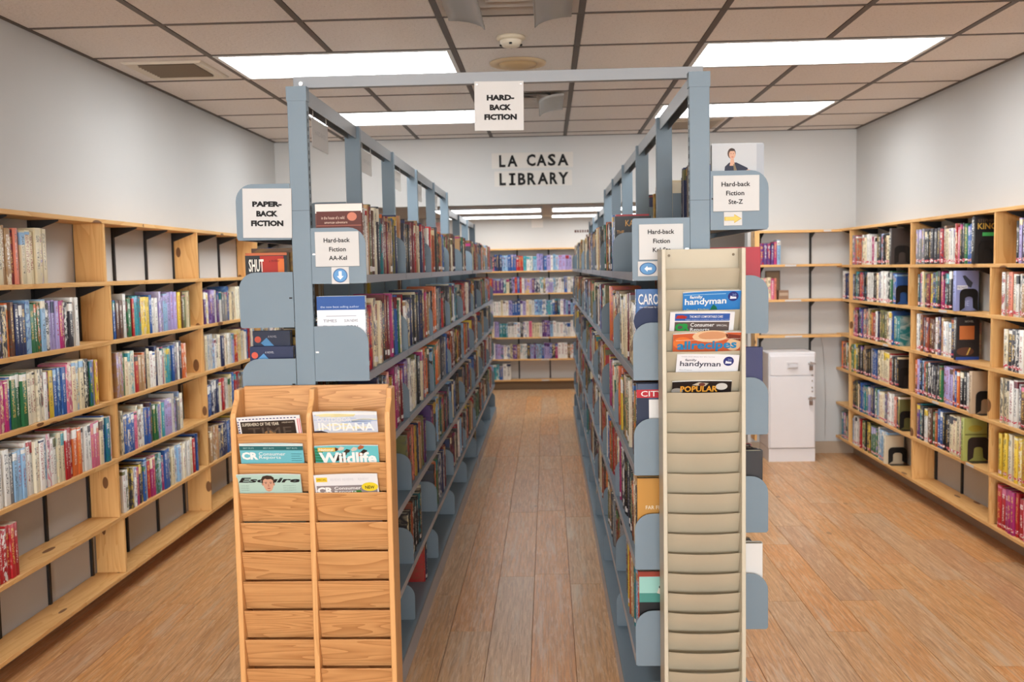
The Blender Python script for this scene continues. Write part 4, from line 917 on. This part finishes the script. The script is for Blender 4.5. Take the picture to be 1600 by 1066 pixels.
# hanging cable behind the cabinet
q = MB(); P_ = [(2.26, WB - .02, 1.0), (2.275, WB - .02, .9), (2.29, WB - .02, .75), (2.3, WB - .02, .5), (2.3, WB - .02, .15)]
for a, b in zip(P_, P_[1:]):
    v0, v1 = Vector(a), Vector(b); q.add([(v.x + dx, v.y + dy, v.z) for v in (v0, v1) for dx, dy in ((-.003, 0), (0, -.003), (.003, 0), (0, .003))], [(0, 1, 5, 4), (1, 2, 6, 5), (2, 3, 7, 6), (3, 0, 4, 7)])
tag(build('cable', q, M_paper, None, P_[-1]), 'thin white cable hanging on the back wall right of the cabinet', 'cable')

# ------------------------------------------------------------------ oak magazine rack
OX_0, OX_1, OM = -1.022, -.508, -.768; YF = 3.03; YBK = 3.146
rk = thing('magazine_rack', ((OX_0 + OX_1) / 2, 3.1, .1), 'oak two-column magazine rack on the end of the left steel shelving', 'rack')
prof = [(YBK, .1), (YF, .1), (YF, 1.135), (YF + .006, 1.15), (YF + .045, 1.192), (YF + .05, 1.222), (YBK, 1.222)]
for x, wd in ((OX_0, .018), (OM - .009, .018), (OX_1 - .018, .018)):
    bevel(build('side_panel', MB().prism(prof, 'x', x, x + wd), M_oakz, rk), .004, 3)
bevel(build('back_board', MB().box(OX_0 + .018, OX_1 - .018, YBK - .02, YBK - .001, .1, 1.228), M_oakx, rk), .003, 2)
PZ = [1.085 - .0969 * k for k in range(10)]
for (xa, xb) in ((OX_0 + .0182, OM - .0092), (OM + .0092, OX_1 - .0182)):
    for k, z in enumerate(PZ):
        pr_ = [(YF + .006, z), (YF + .012, z), (YF + .043, z - .1), (YF + .037, z - .1)]
        bevel(build('pocket_front', MB().prism(pr_, 'x', xa, xb), M_oakx, rk), .0018, 2)
def magazine(label, xc, zp, ypk, w_, vis, slope, base, rot=0.0, design=None, grp='magazines in the racks'):
    """xc: centre, zp: height of the pocket edge in front, ypk: depth just behind that edge"""
    tl = math.atan(slope); U_ = Vector((0, -math.sin(tl), math.cos(tl))); R_ = Vector((1, 0, 0)); N_ = R_.cross(U_)
    if N_.y > 0: N_ = -N_
    R2 = R_ * math.cos(rot) + U_ * math.sin(rot); U2 = -R_ * math.sin(rot) + U_ * math.cos(rot)
    fr = Fr((xc, ypk, zp), R2, U2, N_); H0 = vis - .265; q = MB(); n_ = 6; th = .004
    def bow(x): return .0022 * (1 - (2 * x / w_) ** 2)
    vs = []
    for i in range(n_ + 1):
        x = -w_ / 2 + w_ * i / n_
        for y, nn in ((H0, -th), (H0, 0), (vis, 0), (vis, -th)): vs.append(fr.p(x, y + (bow(x) if y > 0 else 0), nn - .001))
    fs = [(i * 4 + a, i * 4 + (a + 1) % 4, (i + 1) * 4 + (a + 1) % 4, (i + 1) * 4 + a) for i in range(n_) for a in range(4)] + [(3, 2, 1, 0), (n_ * 4, n_ * 4 + 1, n_ * 4 + 2, n_ * 4 + 3)]
    q.add(vs, fs); o = build('magazine', q, flat(214, 214, 212, .5, 'magazine_pages'), None, (xc, ypk, zp)); tag(o, label, 'magazine', grp)
    q = MB(); pts = [(-w_ / 2, -.12), (w_ / 2, -.12), (w_ / 2, vis - .001)] + [(w_ / 2 - w_ * i / n_, vis - .001 + bow(w_ / 2 - w_ * i / n_)) for i in range(1, n_)] + [(-w_ / 2, vis - .001)]
    fr.poly(q, pts, -.001, -.0004); build('front_cover', q, flat(*base, .3, 'glossy_cover'), o)
    if design: design(fr, w_, vis, o)
    return o
def mprn(fr, o, items):
    cols_ = []; q = MB()
    for rgb, kd, ar, lv in items:
        if rgb not in cols_: cols_.append(rgb)
        m_ = cols_.index(rgb); a, b = -.0004 + .0002 * lv, -.0002 + .0002 * lv
        if kd == 'r': fr.rect(q, *ar, a, b, m_)
        elif kd == 'e': fr.ell(q, *ar, a, b, m_)
        else: fr.poly(q, ar, a, b, m_)
    return build('cover_print', q, [flat(*c_, .35, 'glossy_print') for c_ in cols_], o)
W_ = flat(238, 238, 236, .4)
def m_super(fr, w_, v, o):
    it = [((52, 42, 36), 'r', (-.092, -.05, .085, v - .014), 1)]
    for i in range(17): it.append(((40, 44, 110), 'r', (-.096 + i * .0112, v - .0075, -.0895 + i * .0112, v - .0045), 1))
    for i in range(7): it.append(((40, 44, 110), 'r', (-.101, v - .018 - i * .009, -.097, v - .013 - i * .009), 1))
    for i in range(2): it.append(((222, 120, 120), 'r', (.092 + i * .006, -.05, .095 + i * .006, v - .01), 1))
    it.append(((150, 112, 72), 'e', (.0, .002, .018, .008), 2))
    mprn(fr, o, it)
    fr.text('SUPERHERO OF THE YEAR', -.087, v - .03, .032, v - .019, flat(232, 222, 200), o, .0004, .004); fr.text('A READER FAVORITE', .042, v - .024, .08, v - .019, flat(200, 190, 170), o, .0004)
    fr.text('TIME', -.07, -.012, .07, .021, flat(84, 72, 62), o, .0003)
def m_cr(fr, w_, v, o):
    mprn(fr, o, [((222, 230, 226), 'r', (-w_ / 2, v - .008, w_ / 2, v - .001), 0), ((44, 104, 108), 'r', (-w_ / 2, v - .022, w_ / 2, v - .007), 1), ((60, 120, 128), 'r', (.062, .008, .096, .0095), 1), ((60, 120, 128), 'r', (.062, .016, .096, .0175), 1), ((60, 120, 128), 'r', (.062, .024, .09, .0255), 1), ((60, 120, 128), 'r', (.062, .032, .096, .0335), 1)])
    fr.text('CR', -.098, .012, -.045, .039, W_, o, .0003, .05); fr.text('Consumer', -.042, .027, .044, .039, W_, o, .0003); fr.text('Reports', -.042, .012, .028, .026, W_, o, .0003)
    for a in (-.09, -.025, .05): fr.text('BEST BUYS', a, v - .017, a + .034, v - .012, flat(170, 206, 206), o, .0004)
def m_esq(fr, w_, v, o):
    sk = (208, 160, 134); hr = (62, 46, 38)
    fr.text('Esquire', -.098, .032, .1, v - .01, flat(28, 28, 30), o, .0001, .035, .25)
    mprn(fr, o, [(hr, 'p', [(-.022, .03), (-.024, .05), (-.018, .06), (-.004, .0635), (.01, .0615), (.017, .055), (.018, .04), (.016, .03)], 3), (sk, 'p', [(-.018, .0), (.014, .0), (.02, -.02), (-.024, -.02)], 4), (sk, 'p', [(-.019, .045), (-.018, .022), (-.011, .008), (-.003, .004), (.006, .008), (.013, .022), (.014, .045), (.006, .0525), (-.01, .0525)], 5),
        (hr, 'p', [(-.02, .05), (-.019, .058), (.0, .062), (.014, .056), (.015, .046), (.01, .051), (-.004, .049), (-.015, .053)], 6),
        ((190, 138, 114), 'e', (-.0205, .031, .0025, .005), 4), ((190, 138, 114), 'e', (.0158, .031, .0025, .005), 4),
        ((70, 48, 38), 'r', (-.0145, .0375, -.006, .0392), 6), ((70, 48, 38), 'r', (.0015, .0375, .0102, .0392), 6), ((48, 40, 40), 'e', (-.0102, .0343, .0022, .0011), 6), ((48, 40, 40), 'e', (.0056, .0343, .0022, .0011), 6),
        ((180, 126, 104), 'p', [(-.0045, .0225), (.0005, .0225), (-.001, .033), (-.003, .033)], 6), ((160, 84, 74), 'e', (-.002, .0165, .0055, .0014), 6), ((176, 128, 106), 'r', (-.006, .0075, .003, .0082), 6)])
    for i in range(3): fr.text('from the editors', -.092, .024 - i * .008, -.066, .0275 - i * .008, flat(110, 130, 122), o, .0002); fr.text('how to dress for it', .045, .024 - i * .008, .085, .0275 - i * .008, flat(110, 130, 122), o, .0002)
def m_ind(fr, w_, v, o):
    it = [((232, 232, 232), 'r', (-w_ / 2, v - .01, w_ / 2, v - .001), 0)]
    for i in range(22):
        a = rnd.uniform(-w_ / 2, w_ / 2 - .06); b = rnd.uniform(.0, v - .012); l = min(rnd.uniform(.04, .11), w_ / 2 - a); it.append((rnd.choice([(232, 222, 168), (168, 186, 214), (188, 200, 220), (222, 214, 190), (206, 212, 226)]), 'p', [(a, b), (a + l, b + .003), (a + l, b + .007), (a + l * .4, b + .008), (a, b + .004)], 1 + i % 2))
    it.append(((60, 50, 54), 'p', [(-w_ / 2, -.02), (-.055, -.02), (-.06, .0), (-.08, .006), (-w_ / 2, .004)], 3)); mprn(fr, o, it)
    fr.text('OUTDOOR', -.09, .038, .02, .052, flat(232, 232, 228, .4), o, .0006); fr.text('INDIANA', -.088, .006, .092, .034, W_, o, .0006, .018)
def m_wild(fr, w_, v, o):
    it = [((222, 186, 84), 'r', (-.092, v - .019, -.036, v - .005), 2)]
    for i in range(14):
        a = rnd.uniform(-.045, .05); b = rnd.uniform(.0, v - .012); it.append((rnd.choice([(40, 34, 30), (170, 96, 60), (60, 52, 40), (206, 196, 180)]), 'p', [(a, b), (a + .014, b + .004), (a + .018, b + .012), (a + .006, b + .016), (a - .004, b + .007)], 1))
    for i in range(5): it.append(((44, 130, 96), 'p', [(-w_ / 2, .003 + i * .01), (-.08, .001 + i * .01), (-.075, .009 + i * .01), (-w_ / 2, .012 + i * .01)], 1))
    mprn(fr, o, it); fr.text('National', -.088, v - .0165, -.042, v - .008, W_, o, .0004, .01); fr.text('Wildlife', -.09, -.006, .095, .036, W_, o, .0004, .035)
def m_cr2(fr, w_, v, o):
    mprn(fr, o, [((230, 200, 60), 'r', (-.096, v - .024, -.06, v - .008), 1), ((140, 132, 134), 'r', (-w_ / 2 + .006, -.04, w_ / 2 - .004, .024), 1), ((228, 204, 50), 'e', (.075, .017, .027, .016), 2), ((60, 120, 56), 'p', [(.01, -.01), (.05, -.01), (.045, .006), (.02, .004)], 2)])
    fr.text('SPECIAL', -.093, v - .019, -.063, v - .012, flat(120, 96, 20), o, .0003)
    for a in (-.05, -.01, .04): fr.text('REVIEWS', a, v - .021, a + .034, v - .012, flat(206, 206, 210), o, .0001)
    fr.text('CR', -.096, -.006, -.044, .019, W_, o, .0003, .05); fr.text('Consumer', -.04, .009, .046, .02, W_, o, .0003, .01); fr.text('Reports', -.04, -.006, .03, .006, W_, o, .0003, .01); fr.text('NEW', .06, .01, .09, .021, flat(40, 36, 30), o, .0005, .02)
yo = YF + .0165
magazine('black magazine cover with dashed navy border, top left oak pocket', -.897, PZ[0], yo, .205, .058, .31, (230, 228, 226), .035, m_super)
magazine('teal consumer magazine in the second left oak pocket', -.893, PZ[1], yo, .205, .068, .31, (112, 188, 200), -.012, m_cr)
magazine('pale green magazine with a man\'s face, third left oak pocket', -.905, PZ[2], yo, .208, .065, .31, (178, 206, 194), -.006, m_esq)
magazine('pale painted sky magazine in the top right oak pocket', -.652, PZ[0], yo, .205, .071, .31, (206, 212, 222), -.008, m_ind)
magazine('turquoise wildlife magazine in the second right oak pocket', -.651, PZ[1], yo, .205, .058, .31, (104, 190, 196), 0, m_wild)
magazine('white magazine with yellow circle in the third right oak pocket', -.655, PZ[2], yo, .205, .062, .31, (226, 226, 228), .018, m_cr2)

# ------------------------------------------------------------------ tan steel magazine rack
TX0, TX1, TY0, TY1 = .343, .594, 2.935, 3.046
tr = thing('magazine_rack', ((TX0 + TX1) / 2, 3.0, .12), 'tall narrow tan steel magazine rack in front of the right shelving', 'rack')
for a, b in ((TX0, TX0 + .0125), (TX1 - .0125, TX1)): bevel(build('side_channel', MB().box(a, b, TY0, TY1, .12, 1.647), M_tanl, tr), .002, 2)
bk = build('back_plate', MB().box(TX0 + .0126, TX1 - .0126, TY1 - .012, TY1 - .008, .12, 1.647), M_tan, tr)
hd = bevel(build('header_plate', MB().box(TX0 + .0126, TX1 - .0126, TY0 + .050, TY0 + .0515, 1.54, 1.6465).box(TX0 + .0126, TX1 - .0126, TY0 + .052, TY1 - .012, 1.643, 1.6465), M_tan, tr), .0006, 1)
for x in (TX0 + .028, TX1 - .028): build('screw', MB().cyl((x, TY0 + .050, 1.628), .004, -.002, 'y', 10), flat(110, 92, 66, .4, 'screw'), tr)
TPZ = [1.587 - .0628 * k for k in range(23)]; hw = (TX1 - TX0) / 2 - .0128; tcx = (TX0 + TX1) / 2
proto = None
for k, z in enumerate(TPZ):
    if proto is None:
        q = MB(); nx_, nz_ = 12, 3
        for sd in (0, 1):
            off = .0012 * sd
            vs = []
            for j in range(nz_ + 1):
                f = j / nz_
                for i in range(nx_ + 1):
                    u_ = -1 + 2 * i / nx_; vs.append((tcx + u_ * hw, TY0 + .024 + .034 * f - .019 * (1 - u_ * u_) * (1 - .6 * f) + off, z - .078 * f))
            if sd == 0: q.add(vs, [(j * 13 + i, (j + 1) * 13 + i, (j + 1) * 13 + i + 1, j * 13 + i + 1) for j in range(nz_) for i in range(nx_)], 0, True)
            else: q.add(vs, [(j * 13 + i, j * 13 + i + 1, (j + 1) * 13 + i + 1, (j + 1) * 13 + i) for j in range(nz_) for i in range(nx_)], 0, True)
        n1 = 13 * (nz_ + 1); q.add([q.v[i] for i in range(13)] + [q.v[n1 + i] for i in range(13)], [(i, i + 1, 14 + i, 13 + i) for i in range(12)])
        proto = build('pocket_front', q, M_tan, tr)
    else:
        o = bpy.data.objects.new('pocket_front', proto.data); COL.objects.link(o); o.parent = tr; o.location = (0, 0, z - TPZ[0])
def circle_no(fr, o, cx_, cy2, r, bg=(44, 52, 120)):
    mprn(fr, o, [(bg, 'e', (cx_, cy2, r, r), 1), ((230, 232, 240), 'p', [(cx_ - r * .6, cy2 - r * .5), (cx_ + r * .6, cy2 - r * .5), (cx_ + r * .55, cy2 - r * .1), (cx_ - r * .2, cy2 - r * .05), (cx_ - r * .5, cy2 + r * .15)], 2)])
    fr.text('20', cx_ - r * .2, cy2 + r * .1, cx_ + r * .55, cy2 + r * .55, flat(150, 170, 210), o, .0003)
def m_h1(fr, w_, v, o):
    circle_no(fr, o, .062, v - .018, .016); mprn(fr, o, [((40, 112, 80), 'p', [(-.006, 0), (.016, 0), (.012, .01), (.004, .018), (-.002, .01)], 2), ((150, 196, 226), 'r', (-.085, v - .009, .04, v - .007), 1)])
    fr.text('family', -.068, .037, -.03, .05, W_, o, .0004, .02); fr.text('handyman', -.083, .013, .042, .04, W_, o, .0002, .02); fr.text('a Dream Kitchen', -.085, -.002, -.01, .006, flat(222, 220, 150, .4), o, .0002)
def m_c3(fr, w_, v, o):
    mprn(fr, o, [((52, 92, 166), 'r', (-.082, v - .028, .083, v - .004), 1), ((172, 52, 44), 'p', [(-.08, v - .02), (-.05, v - .021), (-.045, v - .014), (-.06, v - .009), (-.075, v - .01)], 2), ((96, 84, 80), 'r', (-.082, -.04, .083, .029), 1)])
    fr.text('THE MOST COMFORTABLE CARS', -.038, v - .018, .062, v - .01, W_, o, .0004, .01); fr.text('bigger engines and better brakes for the road', -.05, v - .026, .08, v - .022, flat(190, 206, 232), o, .0004)
    fr.text('CR', -.08, -.002, -.036, .024, flat(40, 150, 70), o, .0003, .06); fr.text('Consumer', -.034, .013, .038, .026, W_, o, .0003, .01); fr.text('Reports', -.034, -.006, .024, .009, W_, o, .0003, .01); fr.text('SPECIAL', .045, .014, .078, .02, W_, o, .0003)
def m_all(fr, w_, v, o):
    mprn(fr, o, [((222, 120, 60), 'e', (-.075, .03, .028, .02), 1), ((196, 92, 50), 'e', (-.055, .012, .03, .012), 1), ((226, 190, 150), 'e', (.01, .05, .055, .02), 1), ((206, 150, 110), 'e', (.015, .052, .042, .014), 2), ((222, 186, 146), 'e', (.08, .02, .022, .022), 1), ((120, 56, 44), 'p', [(.05, .058), (.1, .05), (.1, .03), (.06, .042)], 1), ((236, 222, 206), 'r', (-.1, .036, .1, .0372), 3)][:6] + [((236, 222, 206), 'r', (-.094, .0385, .1, .0395), 3)])
    fr.text('allrecipes', -.09, -.002, .09, .036, flat(36, 132, 184, .4), o, .0006, .03)
def m_h2(fr, w_, v, o):
    circle_no(fr, o, .063, v - .02, .016); dk = flat(52, 54, 74, .4)
    fr.text('family', -.068, .033, -.034, .043, dk, o, .0004, .01); fr.text('handyman', -.083, .012, .04, .035, dk, o, .0002, .012); fr.text('tools and ideas for the home', -.08, v - .007, .02, v - .004, flat(140, 142, 150), o, .0002); fr.text('Best Projects', -.083, .002, -.045, .006, flat(120, 122, 130), o, .0002)
def m_pop(fr, w_, v, o):
    mprn(fr, o, [((206, 202, 196), 'e', (.06, .018, .018, .012), 1), ((150, 146, 140), 'e', (-.075, .004, .018, .01), 1), ((190, 180, 160), 'p', [(-.03, .024), (-.01, .034), (.02, .03), (.01, .02)], 1), ((110, 60, 50), 'e', (.0, .026, .01, .006), 2)])
    fr.text('POPULAR', -.065, .0, .048, .021, flat(226, 160, 60, .4), o, .0004, .03)
def ytan(xc): u_ = (xc - tcx) / hw; return TY0 + .024 - .019 * (1 - u_ * u_) + .007
for a in ((.498, 2, .178, .06, (56, 128, 196), m_h1, .03, 'blue home repair magazine with white title, highest in the tan rack'), (.465, 3, .194, .061, (228, 228, 230), m_c3, -.012, 'magazine with blue band and green initials in the tan rack'),
          (.481, 4, .206, .06, (196, 96, 60), m_all, .02, 'orange food magazine with blue title in the tan rack'), (.481, 5, .188, .056, (232, 232, 236), m_h2, -.03, 'white home repair magazine with dark title in the tan rack'), (.465, 6, .18, .036, (36, 30, 30), m_pop, 0, 'black magazine with orange title, lowest in the tan rack')):
    magazine(a[7], a[0], TPZ[a[1]], TY0 + .024 + .006, a[2], a[3], .43, a[4], a[6], a[5])

for o in bpy.data.objects:
    if '_o' in o: del o['_o']
